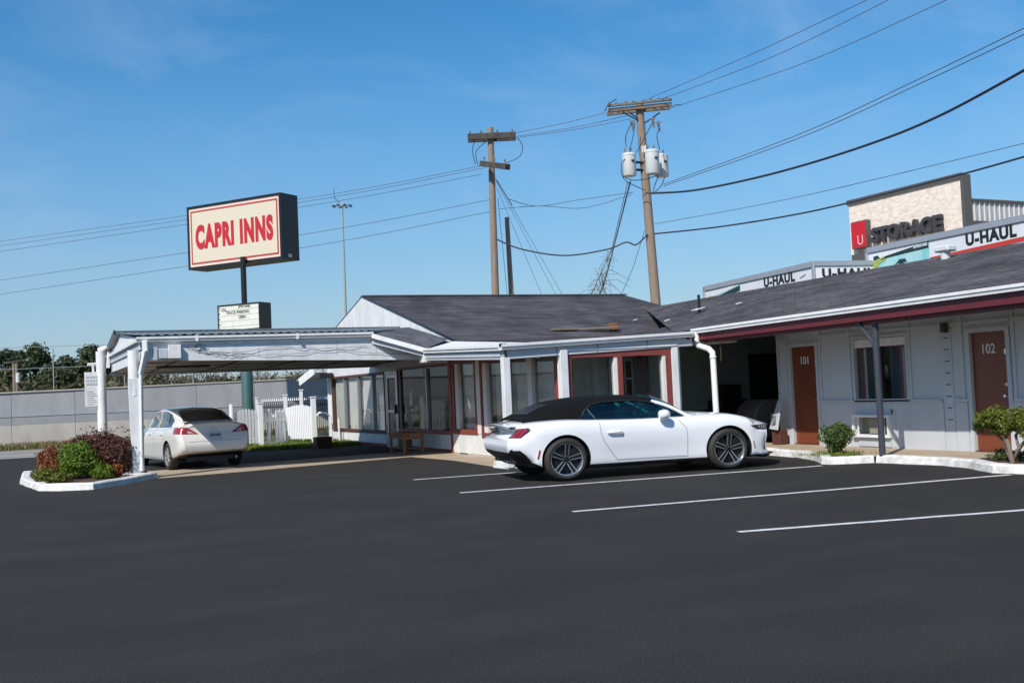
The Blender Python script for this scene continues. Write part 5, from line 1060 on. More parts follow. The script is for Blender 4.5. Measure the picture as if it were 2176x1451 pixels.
b = MB(); b.obox(P(W/2, -.2, (1.1+zt)/2), u*W/2, n*.2, Z*(zt-1.1)/2); sw = b.build('wall', 'stucco', st)
b = MB(); b.obox(P(W/2, .0, zt-.06), u*(W/2+.08), n*.1, Z*.15); b.obox(P(W+.08, -.2, zt/2+.5), u*.1, n*.28, Z*(zt/2-.5)); b.build('trim', 'stor_trim', st)
def sp(px, py): # point on the front of the storage building
    d = ray(px, py); p = CAMP+d*((cl_-CAMP).dot(n)/d.dot(n)); return (p-cl_).dot(u), p.z
(s0, z1), (s1_, _), (_, z0) = sp(1818, 474), sp(1850, 468), sp(1824, 530)
b = MB(); b.obox(P((s0+s1_)/2, .2, (z0+z1)/2), u*(s1_-s0)/2, n*.18, Z*(z1-z0)/2); sq = b.build('square_sign', 'stor_trim', st)
b = MB(); b.obox(P((s0+s1_)/2, .385, (z0+z1)/2), u*((s1_-s0)/2-.04), n*.006, Z*((z1-z0)/2-.04)); b.build('red_face', 'stor_red', sq)
w_ = s1_-s0; text('letter', 'U', P(s0+w_*.42, .392, z0+.2), P(s0+w_*.75, .392, z0+.2), .55, n, 'white_paint', sq, .01, -.02)
(la, lz), (lb_, _) = sp(1861, 519), sp(2010, 492)
text('lettering', 'STORAGE', P(la, .1, lz), P(lb_, .1, lz), .92, n, 'stor_letter', st, .25, .045)
b = MB(); e0, e1 = sp(1826, 545), sp(1845, 552); b.obox(P(e0[0]+.3, .2, e0[1]-.2), u*.5, n*.2, Z*.3); b.build('canopy_box', 'stor_trim', st)
# long metal clad wing that runs back from it
r0 = atD(2050, 425, 62); r1 = G(2300, 433, 0) if False else None
zc = r0.z; v = atD(2176, 432, 69); v = CAMP+(v-CAMP)*((zc-1.5)/(v.z-1.5)); r0z = Vector((r0.x, r0.y, 0)); vz = Vector((v.x, v.y, 0)); uu = (vz-r0z).normalized(); nn = Vector((uu.y, -uu.x, 0))
if nn.dot(CAMP-r0z) < 0: nn = -nn
LL = 26
Q = lambda s, o, z: r0z+uu*s+nn*o+Z*z
b = MB(); b.obox(Q(LL/2, -3, zc-.62), uu*LL/2, nn*3, Z*.62); b.build('metal_parapet', 'stor_metal', st)
b = MB(); b.obox(Q(LL/2, -3, zc/2-.9), uu*LL/2, nn*2.5, Z*(zc/2-.85)); b.build('wall', 'stor_metal', st)
b = MB(); b.obox(Q(LL/2, .05, zc+.02), uu*LL/2, nn*.1, Z*.06); b.obox(Q(LL/2, .1, zc-1.42), uu*LL/2, nn*.2, Z*.19); b.build('trim', 'stor_trim', st)
for i in range(int(LL/.42)): b = MB(); b.obox(Q(.3+i*.42, .03, zc-.62), uu*.035, nn*.03, Z*.6); b.build('rib', 'stor_rib', st)
b = MB(); b.obox(Q(LL/2, -.4, zc-2.3), uu*LL/2, nn*.1, Z*.7); b.build('painted_shade_band', 'black_metal', st)  # black slab under the parapet overhang, standing in for the shade there
# ================================================================= CARS
def pchip(xs, ys, x):
    xs, ys, x = np.asarray(xs, float), np.asarray(ys, float), np.asarray(x, float); h = np.diff(xs); d = np.diff(ys)/h; m = np.zeros_like(xs)
    for i in range(1, len(xs)-1):
        if d[i-1]*d[i] > 0: w1, w2 = 2*h[i]+h[i-1], h[i]+2*h[i-1]; m[i] = (w1+w2)/(w1/d[i-1]+w2/d[i])
    m[0], m[-1] = d[0], d[-1]; k = np.clip(np.searchsorted(xs, x)-1, 0, len(h)-1); t = (x-xs[k])/h[k]
    return ((1+2*t)*(1-t)**2*ys[k]+t*(1-t)**2*h[k]*m[k]+t*t*(3-2*t)*ys[k+1]+t*t*(t-1)*h[k]*m[k+1])
def spline(P, n):
    """smooth curve through control points, sampled n times"""
    P = np.asarray(P, float); L_ = np.r_[0, np.cumsum(np.linalg.norm(np.diff(P, axis=0), axis=1)**.6)]; t = np.linspace(0, L_[-1], n)
    return np.stack([pchip(L_, P[:, 0], t), pchip(L_, P[:, 1], t)], 1)
def car_body(ST, keys, section, shift, nx, ns):
    x = np.linspace(keys[0], keys[-1], nx); x = keys[0]+(keys[-1]-keys[0])*(.5-.5*np.cos(np.linspace(0, PI, nx)))*.35+(x-keys[0])*.65
    V = {k: pchip(keys, v, x) for k, v in ST.items()}; rings = []
    for i in range(nx):
        half = spline(section({k: V[k][i] for k in V}), ns); pts = [(x[i]+shift(x[i], z, y), -y, z) for y, z in half]+[(x[i]+shift(x[i], z, y), y, z) for y, z in half[::-1][1:-1]]
        rings.append(pts)
    m = len(rings[0]); b = MB(); b.add([p for r in rings for p in r], [(i*m+k, (i+1)*m+k, (i+1)*m+(k+1) % m, i*m+(k+1) % m) for i in range(nx-1) for k in range(m)])
    for base, flip in ((0, 0), ((nx-1)*m, 1)):      # caps: strips across from side to side
        for j in range(ns-1):
            l0, l1, r1, r0 = j, j+1, (m-j-1) % m, (m-j) % m
            q = []
            for t in (l0, l1, r1, r0):
                if base+t not in q: q.append(base+t)
            b.f.append(q if not flip else q[::-1]); b.m.append(0)
    return b
def cut_arches(body, centres, r, w0, w1, m):
    for (cx, cz) in centres:
        for s in (-1, 1):
            b = MB(); b.tube([(cx, s*w0, cz), (cx, s*w1, cz)], r, 48); me = b.mesh('cut', m); o = bpy.data.objects.new('cut', me); COL.objects.link(o); o.parent = body.parent
            md = body.modifiers.new('b', 'BOOLEAN'); md.operation = 'DIFFERENCE'; md.object = o; md.solver = 'EXACT'; md.material_mode = 'TRANSFER'
            bpy.context.view_layer.update(); me2 = bpy.data.meshes.new_from_object(body.evaluated_get(bpy.context.evaluated_depsgraph_get()))
            body.modifiers.clear(); old = body.data; body.data = me2; bpy.data.meshes.remove(old); bpy.data.objects.remove(o)
    body.data.polygons.foreach_set('use_smooth', [True]*len(body.data.polygons)); body.data.set_sharp_from_angle(angle=math.radians(32))
def bvh_of(o): me = o.data; return BVHTree.FromPolygons([v.co.copy() for v in me.vertices], [list(p.vertices) for p in me.polygons])
def patch(name, poly, tree, axis, side, m, parent, off=.005, cell=.04, thick=0):
    """a panel laid on a body: poly in the projection plane ('y': x,z seen from the side; 'x': y,z seen from an end), dropped on the surface"""
    bm = bmesh.new(); vs = [bm.verts.new((p[0], p[1], 0)) for p in poly]; bm.faces.new(vs)
    xs = [p[0] for p in poly]; zs = [p[1] for p in poly]
    for lo, hi, nrm in ((min(xs), max(xs), (1, 0, 0)), (min(zs), max(zs), (0, 1, 0))):
        k = lo+cell
        while k < hi-1e-4: bmesh.ops.bisect_plane(bm, geom=bm.verts[:]+bm.edges[:]+bm.faces[:], plane_co=Vector(nrm)*k, plane_no=nrm); k += cell
    for v in bm.verts:
        a, z = v.co.x, v.co.y
        if axis == 'd':      # seen square on to a rear corner
            o, d = Vector((-2.0, side*.62, z))+Vector((.60, side*.80, 0))*a+Vector((-.80, side*.60, 0)), Vector((.80, -side*.60, 0))
        else: o, d = (Vector((a, side*2, z)), Vector((0, -side, 0))) if axis == 'y' else (Vector((side*4, a, z)), Vector((-side, 0, 0)))
        h = tree.ray_cast(o, d)
        if h[0] is None: h = tree.find_nearest(o+d*(1.2 if axis == 'y' else 2.0)); p = h[0]-d*off
        else: p = h[0]+(h[1] if h[1].dot(d) < 0 else -h[1])*off
        v.co = p
    bmesh.ops.recalc_face_normals(bm, faces=bm.faces)
    for f in bm.faces:
        dd = Vector((0, side, 0)) if axis == 'y' else Vector((side, 0, 0)) if axis == 'x' else Vector((-.8, side*.6, 0))
        if f.normal.dot(dd) < 0: f.normal_flip()
    me = bpy.data.meshes.new(name); bm.to_mesh(me); bm.free(); me.materials.append(MATS[m]); me.polygons.foreach_set('use_smooth', [True]*len(me.polygons))
    o = bpy.data.objects.new(name, me); COL.objects.link(o); o.parent = parent; OFF[o] = Vector((0, 0, 0)); return o
def seam(parent, pts, tree, side, w=.011, m='seam', off=.003, name='panel_gap'):
    P = [Vector((p[0], p[1])) for p in pts]; out = []
    for i in range(len(P)-1):
        k = max(1, int((P[i+1]-P[i]).length/.03)); out += [P[i].lerp(P[i+1], j/k) for j in range(k)]
    out.append(P[-1]); vs = []
    for i, p in enumerate(out):
        t = (out[min(i+1, len(out)-1)]-out[max(i-1, 0)]).normalized(); nrm = Vector((-t.y, t.x))*w/2
        for q in (p+nrm, p-nrm):
            h = tree.ray_cast(Vector((q.x, side*2, q.y)), Vector((0, -side, 0))); vs.append((h[0] if h[0] else Vector((q.x, side*.9, q.y)))+Vector((0, side*off, 0)))
    b = MB(); b.add(vs, [(2*i, 2*i+1, 2*i+3, 2*i+2) for i in range(len(out)-1)]); return b.build(name, m, parent, local=True, fix=False)
def wheel_meshes(r, rr, w, spoke):
    t = MB(); t.lathe([(rr, -w/2+.02), (rr+.012, -w/2), (r-.05, -w/2-.004), (r-.012, -w/2+.02), (r, -w/2+.045), (r, w/2-.045), (r-.012, w/2-.02), (r-.05, w/2), (rr, w/2-.01)], axis='y', n=48)
    for k in range(3): y = -w/2+.06+.04*k; t.lathe([(r+.001, y), (r-.012, y+.004), (r-.012, y+.01), (r+.001, y+.014)], axis='y', n=48)
    tm = t.mesh('tyre', 'tyre', smooth=35)
    s = MB(); s.lathe([(rr+.004, -w/2+.002), (rr+.004, -w/2+.016), (rr-.014, -w/2+.02), (rr-.02, -w/2+.05), (rr-.03, w/2-.02)], axis='y', n=48, mi=0)
    if spoke:
        for k in range(5):
            a = 2*PI*k/5+PI/2-.1
            for sg_ in (-1, 1):
                d = Vector((math.cos(a), 0, math.sin(a))); tn = Vector((-math.sin(a), 0, math.cos(a)))*sg_
                p0, p1 = d*.055+tn*.018, d*(rr-.008)+tn*.03; y0, y1 = -w/2+.035, -w/2+.018
                s.prism([p0+tn*.0+Vector((0, y0, 0)), p1+Vector((0, y1, 0))-tn*.002, p1+tn*.012+Vector((0, y1, 0)), p0+tn*.012+Vector((0, y0, 0))], (0, .022, 0), 0)
                s.prism([p0-tn*.016+Vector((0, y0+.006, 0)), p1-tn*.03+Vector((0, y1+.008, 0)), p1+Vector((0, y1+.006, 0)), p0+Vector((0, y0+.006, 0))], (0, .03, 0), 1)
        s.lathe([(0, -w/2+.02), (.03, -w/2+.02), (.034, -w/2+.03), (.062, -w/2+.034), (.066, -w/2+.06)], axis='y', n=20, mi=1)
        for k in range(5): a = 2*PI*k/5+.5; s.lathe([(0, -w/2+.024), (.009, -w/2+.024), (.009, -w/2+.04)], (.046*math.cos(a), 0, .046*math.sin(a)), axis='y', n=8, mi=0)
    else:
        s.lathe([(0, -w/2+.012), (.05, -w/2+.008), (.07, -w/2+.02), (rr-.03, -w/2+.03), (rr-.01, -w/2+.012)], axis='y', n=40, mi=0)
        for k in range(7): a = 2*PI*k/7; d = Vector((math.cos(a), 0, math.sin(a))); tn = Vector((-math.sin(a), 0, math.cos(a))); s.obox(d*(rr*.62)+Vector((0, -w/2+.02, 0)), d*rr*.3, tn*.016, (0, .008, 0), 0); s.obox(d*(rr*.6)+tn*.06+Vector((0, -w/2+.025, 0)), d*.035, tn*.02, (0, .003, 0), 1)
    rm = s.mesh('rim', ['rim_silver' if spoke else 'hubcap', 'rim_dark'], smooth=30)
    h = MB(); h.lathe([(0, -w/2+.075), (rr*.72, -w/2+.075), (rr*.72, -w/2+.095), (rr-.03, -w/2+.1), (rr-.03, w/2-.03), (0, w/2-.03)], axis='y', n=32, mi=0); h.obox((rr*.45, -w/2+.07, rr*.4), (.07, 0, .06), (0, .03, 0), (-.04, 0, .05), 1)
    hm_ = h.mesh('wheel', ['rim_dark', 'hubcap' if not spoke else 'rim_dark'], smooth=30); return tm, rm, hm_
def add_wheels(car, ms, xs, yw, r):
    for x in xs:
        for s in (-1, 1):
            w = bpy.data.objects.new('wheel', ms[2]); COL.objects.link(w); w.parent = car; w.location = (x, s*yw, r); w.rotation_euler = (0, 0, 0 if s < 0 else PI)
            for nm, me in (('tyre', ms[0]), ('rim', ms[1])): o = bpy.data.objects.new(nm, me); COL.objects.link(o); o.parent = w
def sstep(a, c, x): t = min(1, max(0, (x-a)/(c-a))); return t*t*(3-2*t)
# ----------------------------------------------------------------- the white convertible
AXm = 1.36; Rm = .347
mid = Vector(((-1.55+1.33)/2, (-3.1-3.29)/2, 0)); hd = math.atan2(-.19, 2.88); lat = Vector((-math.sin(hd), math.cos(hd), 0)); fw_ = Vector((math.cos(hd), math.sin(hd), 0))
pos = mid+lat*.70+Vector((-.13, 0, 0)); rear_ = pos-fw_*1.42; hd -= .085; pos = rear_+Vector((math.cos(hd), math.sin(hd), 0))*1.42
cv = thing('convertible_car', tuple(pos), 'white two door convertible with black fabric top parked across the marked bays', 'car', rz=hd); cv.scale = (1.045, 1.03, .985)
LB = lambda fn: fn
keys = [-2.24, -2.18, -2.02, -1.72, -1.36, -.9, -.4, .1, .6, 1.0, 1.36, 1.72, 2.06, 2.32, 2.43]
STm = dict(zt=[.925, .94, .965, .995, 1.005, .985, .965, .955, .97, .995, .965, .905, .83, .76, .72],
           zs=[.875, .895, .925, .96, .97, .952, .935, .925, .925, .94, .935, .875, .805, .74, .70],
           zb=[.33, .29, .25, .23, .20, .175, .165, .165, .165, .165, .17, .18, .185, .19, .21],
           w=[.70, .79, .895, .95, .962, .945, .925, .915, .92, .94, .958, .955, .93, .89, .84],
           ws=[.62, .67, .74, .80, .84, .82, .80, .795, .80, .81, .815, .79, .75, .70, .66],
           wl=[.66, .76, .86, .93, .95, .915, .875, .865, .88, .915, .95, .95, .93, .88, .82])
def sec_m(q):
    H = q['zs']-q['zb']; w, ws = q['w'], q['ws']
    return [(0, q['zb']), (.78*q['wl'], q['zb']), (.955*q['wl'], q['zb']+.02), (q['wl'], q['zb']+.09*H+.03), (q['wl']+(w-q['wl'])*.35, q['zb']+.32*H), (w*.995, q['zb']+.58*H), (w*.998, q['zb']+.74*H), (ws+.80*(w-ws), q['zs']-.07), (ws+.35*(w-ws), q['zs']-.012), (ws-.06, q['zs']+.008), (ws*.6, q['zs']+(q['zt']-q['zs'])*.75), (0, q['zt'])]
def shift_m(x, z, y):
    d = 0
    if x < -1.6: d += .10*sstep(-1.6, -2.22, x)*min(1, abs(y)/.80)**2.2
    if x < -1.8:
        f = sstep(-1.8, -2.19, x); d += f*(.15*math.exp(-((z-.84)/.085)**2)-.06*math.exp(-((z-.6)/.14)**2)+.16*sstep(.5, .3, z))
    if x > 1.6: d -= .38*sstep(1.6, 2.42, x)*min(1, abs(y)/.84)**2.6
    if x > 2.0: f = sstep(2.0, 2.32, x); d += f*(-.05*sstep(.62, .72, z)+.04*math.exp(-((z-.55)/.1)**2)+.05*sstep(.3, .2, z))
    return d
b = car_body(STm, keys, sec_m, shift_m, 150, 40)
body = b.build('body', ['car_white', 'car_black', 'seat'], cv, local=True)
def blackline(x): return float(pchip([-2.7, -2.45, -2.28, -2.08, -1.8, -1.6, 1.7, 1.95, 2.3], [.50, .51, .46, .33, .27, .255, .225, .225, .25], np.array([x]))[0])
for p in body.data.polygons:
    c = p.center
    if c.z < (.245 if abs(c.x) < 1.2 else .235 if c.x < 1.8 else .215): p.material_index = 1
    if -1.45 < c.x < .72 and abs(c.y) < .70 and p.normal.z > .5: p.material_index = 2
cut_arches(body, [(-AXm, Rm+.005), (AXm, Rm+.005)], .392, .62, 1.2, 'car_black')
tm_ = bvh_of(body)
add_wheels(cv, wheel_meshes(Rm, .258, .25, True), (-AXm, AXm), .825, Rm)
for s in (-1, 1):
    seam(cv, [(.50, .91), (.58, .82), (.645, .74), (.66, .60), (.66, .29)], tm_, s); seam(cv, [(-.80, .93), (-.79, .74), (-.74, .60), (-.62, .42), (-.52, .29), (.66, .275)], tm_, s)
    patch('headlight', [(1.74, .72), (2.20, .715), (2.18, .625), (1.88, .645)], tm_, 'y', s, 'lamp_dark', cv, .006); patch('headlight_lens', [(1.94, .70), (2.17, .70), (2.16, .645), (1.95, .66)], tm_, 'y', s, 'lamp_silver', cv, .010)
    for k in range(3): patch('headlight_blade', [(1.98+.055*k, .695), (2.01+.055*k, .695), (1.985+.055*k, .66), (1.96+.055*k, .66)], tm_, 'y', s, 'lamp_dark', cv, .013)
    patch('bumper_vent', [(2.04, .45), (2.15, .46), (2.18, .43), (2.15, .30), (2.05, .285), (2.0, .31)], tm_, 'y', s, 'car_black', cv, .006)
    patch('side_marker', [(1.775, .46), (1.80, .46), (1.825, .34), (1.80, .325)], tm_, 'y', s, 'lamp_amber', cv, .006); patch('side_marker', [(-1.79, .52), (-1.765, .52), (-1.795, .375), (-1.82, .38)], tm_, 'y', s, 'lamp_red', cv, .006)
    patch('tail_light_frame', [(-.08, .862), (.20, .878), (.25, .835), (.15, .720), (-.12, .722)], tm_, 'd', s, 'lamp_dark', cv, .004, .03)
    for k in range(3): x = -.05+.088*k; patch('tail_light', [(x, .852+.006*k), (x+.058, .854+.006*k), (x+.015, .732), (x-.045, .730)], tm_, 'd', s, 'lamp_red', cv, .009, .02)
    b = MB(); b.tube([(-.69, s*.948, .735), (-.66, s*.968, .74), (-.47, s*.966, .74), (-.44, s*.944, .735)], [.012, .018, .018, .012], 8); b.build('door_handle', 'car_white', cv, local=True, smooth=60)
    b = MB(); b.tube([(.30, s*.86, .93), (.31, s*.93, .955)], .03, 8); b.tube([(.335, s*.98, .975), (.30, s*.98, .98), (.24, s*.98, .982), (.18, s*.98, .98), (.165, s*.98, .98)], [.045, .078, .082, .07, .05], 12); b.build('side_mirror', 'car_white', cv, local=True, smooth=60)
    patch('rear_diffuser', [(-2.22, .53), (-2.06, .53), (-1.98, .46), (-1.87, .33), (-1.76, .27), (-1.76, .225), (-2.22, .215)], tm_, 'y', s, 'car_black', cv, .012, .03)
b = MB(); b.prism([(2.0, -.80, .165)]+[(2.41-.38*(abs(y)/.84)**2.6, y, .165) for y in np.linspace(-.78, .78, 13)]+[(2.0, .80, .165)], (0, 0, .018)); b.build('front_splitter', 'car_black', cv, local=True, bevel=.006)
patch('rear_diffuser', [(-.72, .50), (.72, .50), (.74, .22), (-.74, .22)], tm_, 'x', -1, 'car_black', cv, .012, .06)
patch('front_grille', [(-.62, .62), (.62, .62), (.60, .50), (-.60, .50)], tm_, 'x', 1, 'car_black', cv, .006, .06)
b = MB(); P_ = [(-2.235+.10*(abs(y)/.66)**2.2, y) for y in np.linspace(-.63, .63, 13)]
for i in range(12):
    (xA, yA), (xB, yB) = P_[i], P_[i+1]
    hA, hB = [.935-.05*(abs(y)/.63)**2 for y in (yA, yB)]
    b.add([(xA+.01, yA, hA-.035), (xB+.01, yB, hB-.035), (xB+.3, yB, hB-.03), (xA+.3, yA, hA-.03), (xA-.02, yA, hA+.012), (xB-.02, yB, hB+.012), (xB+.3, yB, hB+.018), (xA+.3, yA, hA+.018)], [(0, 3, 2, 1), (4, 5, 6, 7), (0, 1, 5, 4), (2, 3, 7, 6)])
b.add([], []); b.build('rear_spoiler', 'car_white', cv, local=True, bevel=.005)
for s in (-1, 1):
    for dy in (0, .13): b = MB(); b.tube([(-1.9, s*(.50-dy), .34), (-2.09, s*(.50-dy), .34)], .04, 12); b.build('exhaust_tip', 'chrome', cv, local=True, smooth=50)
# the fabric top: surface above the window line; glass below it
xa, xb = -1.95, .22
def top_z(x): return pchip([-1.98, -1.85, -1.55, -1.2, -.8, -.4, 0, .22], [1.0, 1.065, 1.20, 1.295, 1.335, 1.34, 1.325, 1.29], x)
def win_z(x): return pchip([-2, -1.08, -.98, -.84, -.6, -.3, 0, .14, .24], [0, 0, .14, .245, .295, .31, .30, .275, .245], x)   # above belt
def belt_z(x): return pchip([-2, -1.5, -.9, -.4, .1, .7], [.995, .985, .962, .942, .93, .93], x)
def belt_y(x): return pchip([-2, -1.7, -1.2, -.4, .3, .8], [.60, .70, .755, .765, .76, .745], x)
def gsec(x):
    zb, zt, yb = float(belt_z(x)), float(top_z(x)), float(belt_y(x)); h = zt-zb
    return spline([(yb, zb-.01), (yb*.975, zb+.2*h), (yb*.90, zb+.55*h), (yb*.82, zb+.76*h), (yb*.70, zb+.90*h), (yb*.45, zb+.975*h), (0, zt)], 40)
NX = 60; xs_ = np.linspace(xa, xb, NX); b = MB(); g = {-1: MB(), 1: MB()}; TN = 26
rows = []
for x in xs_:
    S = gsec(x); zl = float(belt_z(x))-.012+max(0, float(win_z(x))); zs_ = S[:, 1]; k0 = float(np.interp(min(zl, zs_[-1]), zs_, np.arange(40)))
    tt = np.linspace(k0, 39, TN); up = [(np.interp(t, np.arange(40), S[:, 0]), np.interp(t, np.arange(40), S[:, 1])) for t in tt]
    low = [(np.interp(t, np.arange(40), S[:, 0]), np.interp(t, np.arange(40), S[:, 1])) for t in np.linspace(0, k0, 8)]
    rows.append((x, up, low))
vs = []
for x, up, low in rows: vs += [(x, -y, z) for y, z in up]+[(x, y, z) for y, z in up[::-1][1:]]
m = TN*2-1
b.add(vs, [(i*m+k, i*m+k+1, (i+1)*m+k+1, (i+1)*m+k) for i in range(NX-1) for k in range(m-1)])
# thickness edge along the window opening
top = b.build('soft_top', 'soft_top', cv, local=True, smooth=50)
tst = bvh_of(top); sol = top.modifiers.new('s', 'SOLIDIFY'); sol.thickness = .02; sol.offset = -1
# A pillars, windshield
cw = lambda t: Vector((.74+.2*(1-(2*t-1)**2), .74*(2*t-1), .935+.05*(1-(2*t-1)**2)))
hd_ = lambda t: Vector((.19+.12*(1-(2*t-1)**2), .615*(2*t-1), 1.205+.11*(1-(2*t-1)**4)))
b = MB(); n1, n2 = 20, 8; vs = []
for j in range(n2+1):
    for i in range(n1+1):
        p = cw(i/n1).lerp(hd_(i/n1), j/n2); p.z += .03*math.sin(PI*j/n2); vs.append(p)
b.add(vs, [(j*(n1+1)+i, j*(n1+1)+i+1, (j+1)*(n1+1)+i+1, (j+1)*(n1+1)+i) for j in range(n2) for i in range(n1)]); b.build('windscreen', 'car_glass', cv, local=True, smooth=60, fix=False)
for s in (-1, 1):
    pts = []
    for j in range(9): p = cw(0 if s < 0 else 1).lerp(hd_(0 if s < 0 else 1), j/8); p.z += .03*math.sin(PI*j/8); p.y += s*.012; pts.append(p)
    b = MB(); b.tube([pts[0]+Vector((.12, 0, -.03))]+pts, .032, 8); b.build('windscreen_pillar', 'car_white', cv, local=True, smooth=60)
    pin = [p+Vector((-.05, s*-.012, -.012)) for p in pts]; b = MB(); b.tube(pin, .022, 6); b.build('window_seal', 'car_black', cv, local=True, smooth=60)
    # side glass
    gb = MB(); vs = []; use = [r for r in rows if r[0] > -1.10]; 
    for x, up, low in use: vs += [(x, s*(y-.012), z) for y, z in low]
    for e in np.linspace(.27, .70, 12):
        zt_ = 1.205-(e-.19)/(.74-.19)*(1.205-.935)+.02; z0 = .925; vs += [(e, s*(.75-(.12)*(z-.95)/.3), z) for z in np.linspace(z0, max(zt_, z0+.002), 8)]
    nr = len(use)+12; gb.add(vs, [(i*8+k, i*8+k+1, (i+1)*8+k+1, (i+1)*8+k) for i in range(nr-1) for k in range(7)]); gb.build('side_window', 'car_glass', cv, local=True, smooth=60, fix=False)
    rim_ = [Vector((x, s*(up[0][0]+.004), up[0][1])) for x, up, low in rows if x > -1.08]; b = MB(); b.tube(rim_, .014, 6); b.build('window_seal', 'car_black', cv, local=True, smooth=60)
    b = MB(); b.bar((-.80, s*.757, .96), (-.92, s*.72, 1.13), .02, .012); b.build('window_divider', 'chrome', cv, local=True)
    b = MB(); b.tube([Vector((x, s*(float(belt_y(x))+.008), float(belt_z(x))-.005)) for x in np.linspace(-1.15, .72, 24)], .012, 6); b.build('belt_trim', 'car_black', cv, local=True, smooth=60)
    b = MB()  # seats
    b.obox((-.30, s*.36, .99), (.09, 0, -.05), (0, .22, 0), (-.05, 0, .16), 0); b.obox((-.40, s*.36, 1.18), (.045, 0, 0), (0, .13, 0), (-.02, 0, .065), 0); b.build('seat', 'seat', cv, local=True, bevel=.03)
b = MB(); b.box((.45, -.66, .90), (.78, .66, .98)); b.build('dashboard', 'seat', cv, local=True, bevel=.04)
b = MB(); b.lathe([(.165+.016*math.cos(a), .016*math.sin(a)) for a in np.linspace(0, 2*PI, 9)], (0, 0, 0), axis='x', n=28); me_o = b.build('steering_wheel', 'seat', cv, local=True, smooth=60); me_o.location = (.33, .36, 1.02); me_o.rotation_euler = (0, .35, 0)
patch('rear_window', [(-.42, 1.08), (.42, 1.08), (.36, 1.23), (-.36, 1.23)], tst, 'x', -1, 'car_black', cv, .006)
b = MB(); b.tube([(-1.93, -.60, .94), (-1.95, -.605, 1.04)], .009, 6); b.build('antenna', 'car_black', cv, local=True)
# ----------------------------------------------------------------- the cream white sedan under the carport
AXs = 1.37; Rs = .325
sp_ = Vector((-5.68, 7.2, 0)); hs_ = math.atan2(2.25, -.30); fwd = Vector((math.cos(hs_), math.sin(hs_), 0))
sd = thing('sedan_car', tuple(sp_+fwd*AXs*.97), 'cream white four door sedan parked under the white carport, seen from behind', 'car', rz=hs_); sd.scale = (.96, .92, .96)
keys = [-2.37, -2.30, -2.12, -1.75, -1.36, -.7, 0, .7, 1.1, 1.37, 1.8, 2.1, 2.28, 2.38]
STs = dict(zt=[1.08, 1.10, 1.12, 1.10, 1.04, .99, .97, .97, .965, .95, .88, .80, .72, .66], zs=[1.0, 1.02, 1.035, 1.02, .99, .96, .945, .935, .92, .895, .82, .74, .67, .61],
           zb=[.44, .41, .35, .27, .22, .19, .19, .19, .19, .19, .2, .2, .22, .26], w=[.80, .86, .90, .912, .913, .91, .91, .91, .908, .905, .88, .80, .69, .56],
           ws=[.70, .735, .76, .775, .785, .79, .79, .785, .77, .75, .68, .60, .52, .44], wl=[.75, .82, .87, .89, .895, .885, .885, .885, .89, .895, .88, .80, .69, .56])
def shift_s(x, z, y):
    d = 0
    if x < -1.9: f = sstep(-1.9, -2.35, x); d += f*(.10*sstep(.72, .95, z)*sstep(1.12, .98, z)*.6-.06*math.exp(-((z-.58)/.15)**2)+.10*sstep(.42, .3, z))
    return d
b = car_body(STs, keys, sec_m, shift_s, 120, 36); body = b.build('body', ['car_cream', 'car_black'], sd, local=True)
for p in body.data.polygons:
    if p.center.z < .235 or (p.center.x < -1.7 and p.center.z < .40 and p.center.z < .28-(p.center.x+1.7)*.2): p.material_index = 1
cut_arches(body, [(-AXs, Rs+.005), (AXs, Rs+.005)], .372, .60, 1.2, 'car_black'); ts_ = bvh_of(body)
add_wheels(sd, wheel_meshes(Rs, .22, .22, False), (-AXs, AXs), .79, Rs)
gx = np.linspace(-1.86, 1.1, 60)
gz = lambda x: pchip([-1.88, -1.6, -1.1, -.6, -.1, .3, .7, 1.12], [1.105, 1.22, 1.40, 1.462, 1.472, 1.44, 1.27, .975], x)
gy = lambda x: pchip([-1.88, -1.5, -.8, 0, .7, 1.12], [.60, .74, .775, .785, .775, .73], x)
gb_ = lambda x: pchip([-1.88, -1.4, -.6, .4, 1.12], [1.05, 1.0, .96, .94, .93], x)
gr = lambda x: pchip([-1.88, -1.1, -.5, .2, 1.12], [.55, .56, .575, .57, .60], x)
vs = []; NS = 18
for x in gx:
    zb, zt, yb, yr = float(gb_(x)), float(gz(x)), float(gy(x)), float(gr(x)); h = max(zt-zb, .02); yr = min(yr, yb-.02)
    half = spline([(yb, zb-.03), (yb-.02, zb+.1*h), (yr+.5*(yb-yr), zb+.5*h), (yr+.08, zb+.80*h), (yr-.02, zb+.93*h), (yr*.5, zt-.012*min(1, h*3)), (0, zt)], NS)
    vs += [(x, -y, z) for y, z in half]+[(x, y, z) for y, z in half[::-1][1:]]
m = 2*NS-1; b = MB(); b.add(vs, [(i*m+k, i*m+k+1, (i+1)*m+k+1, (i+1)*m+k) for i in range(len(gx)-1) for k in range(m-1)]); cab = b.build('roof', 'car_cream', sd, local=True, smooth=40)
tg = bvh_of(cab)
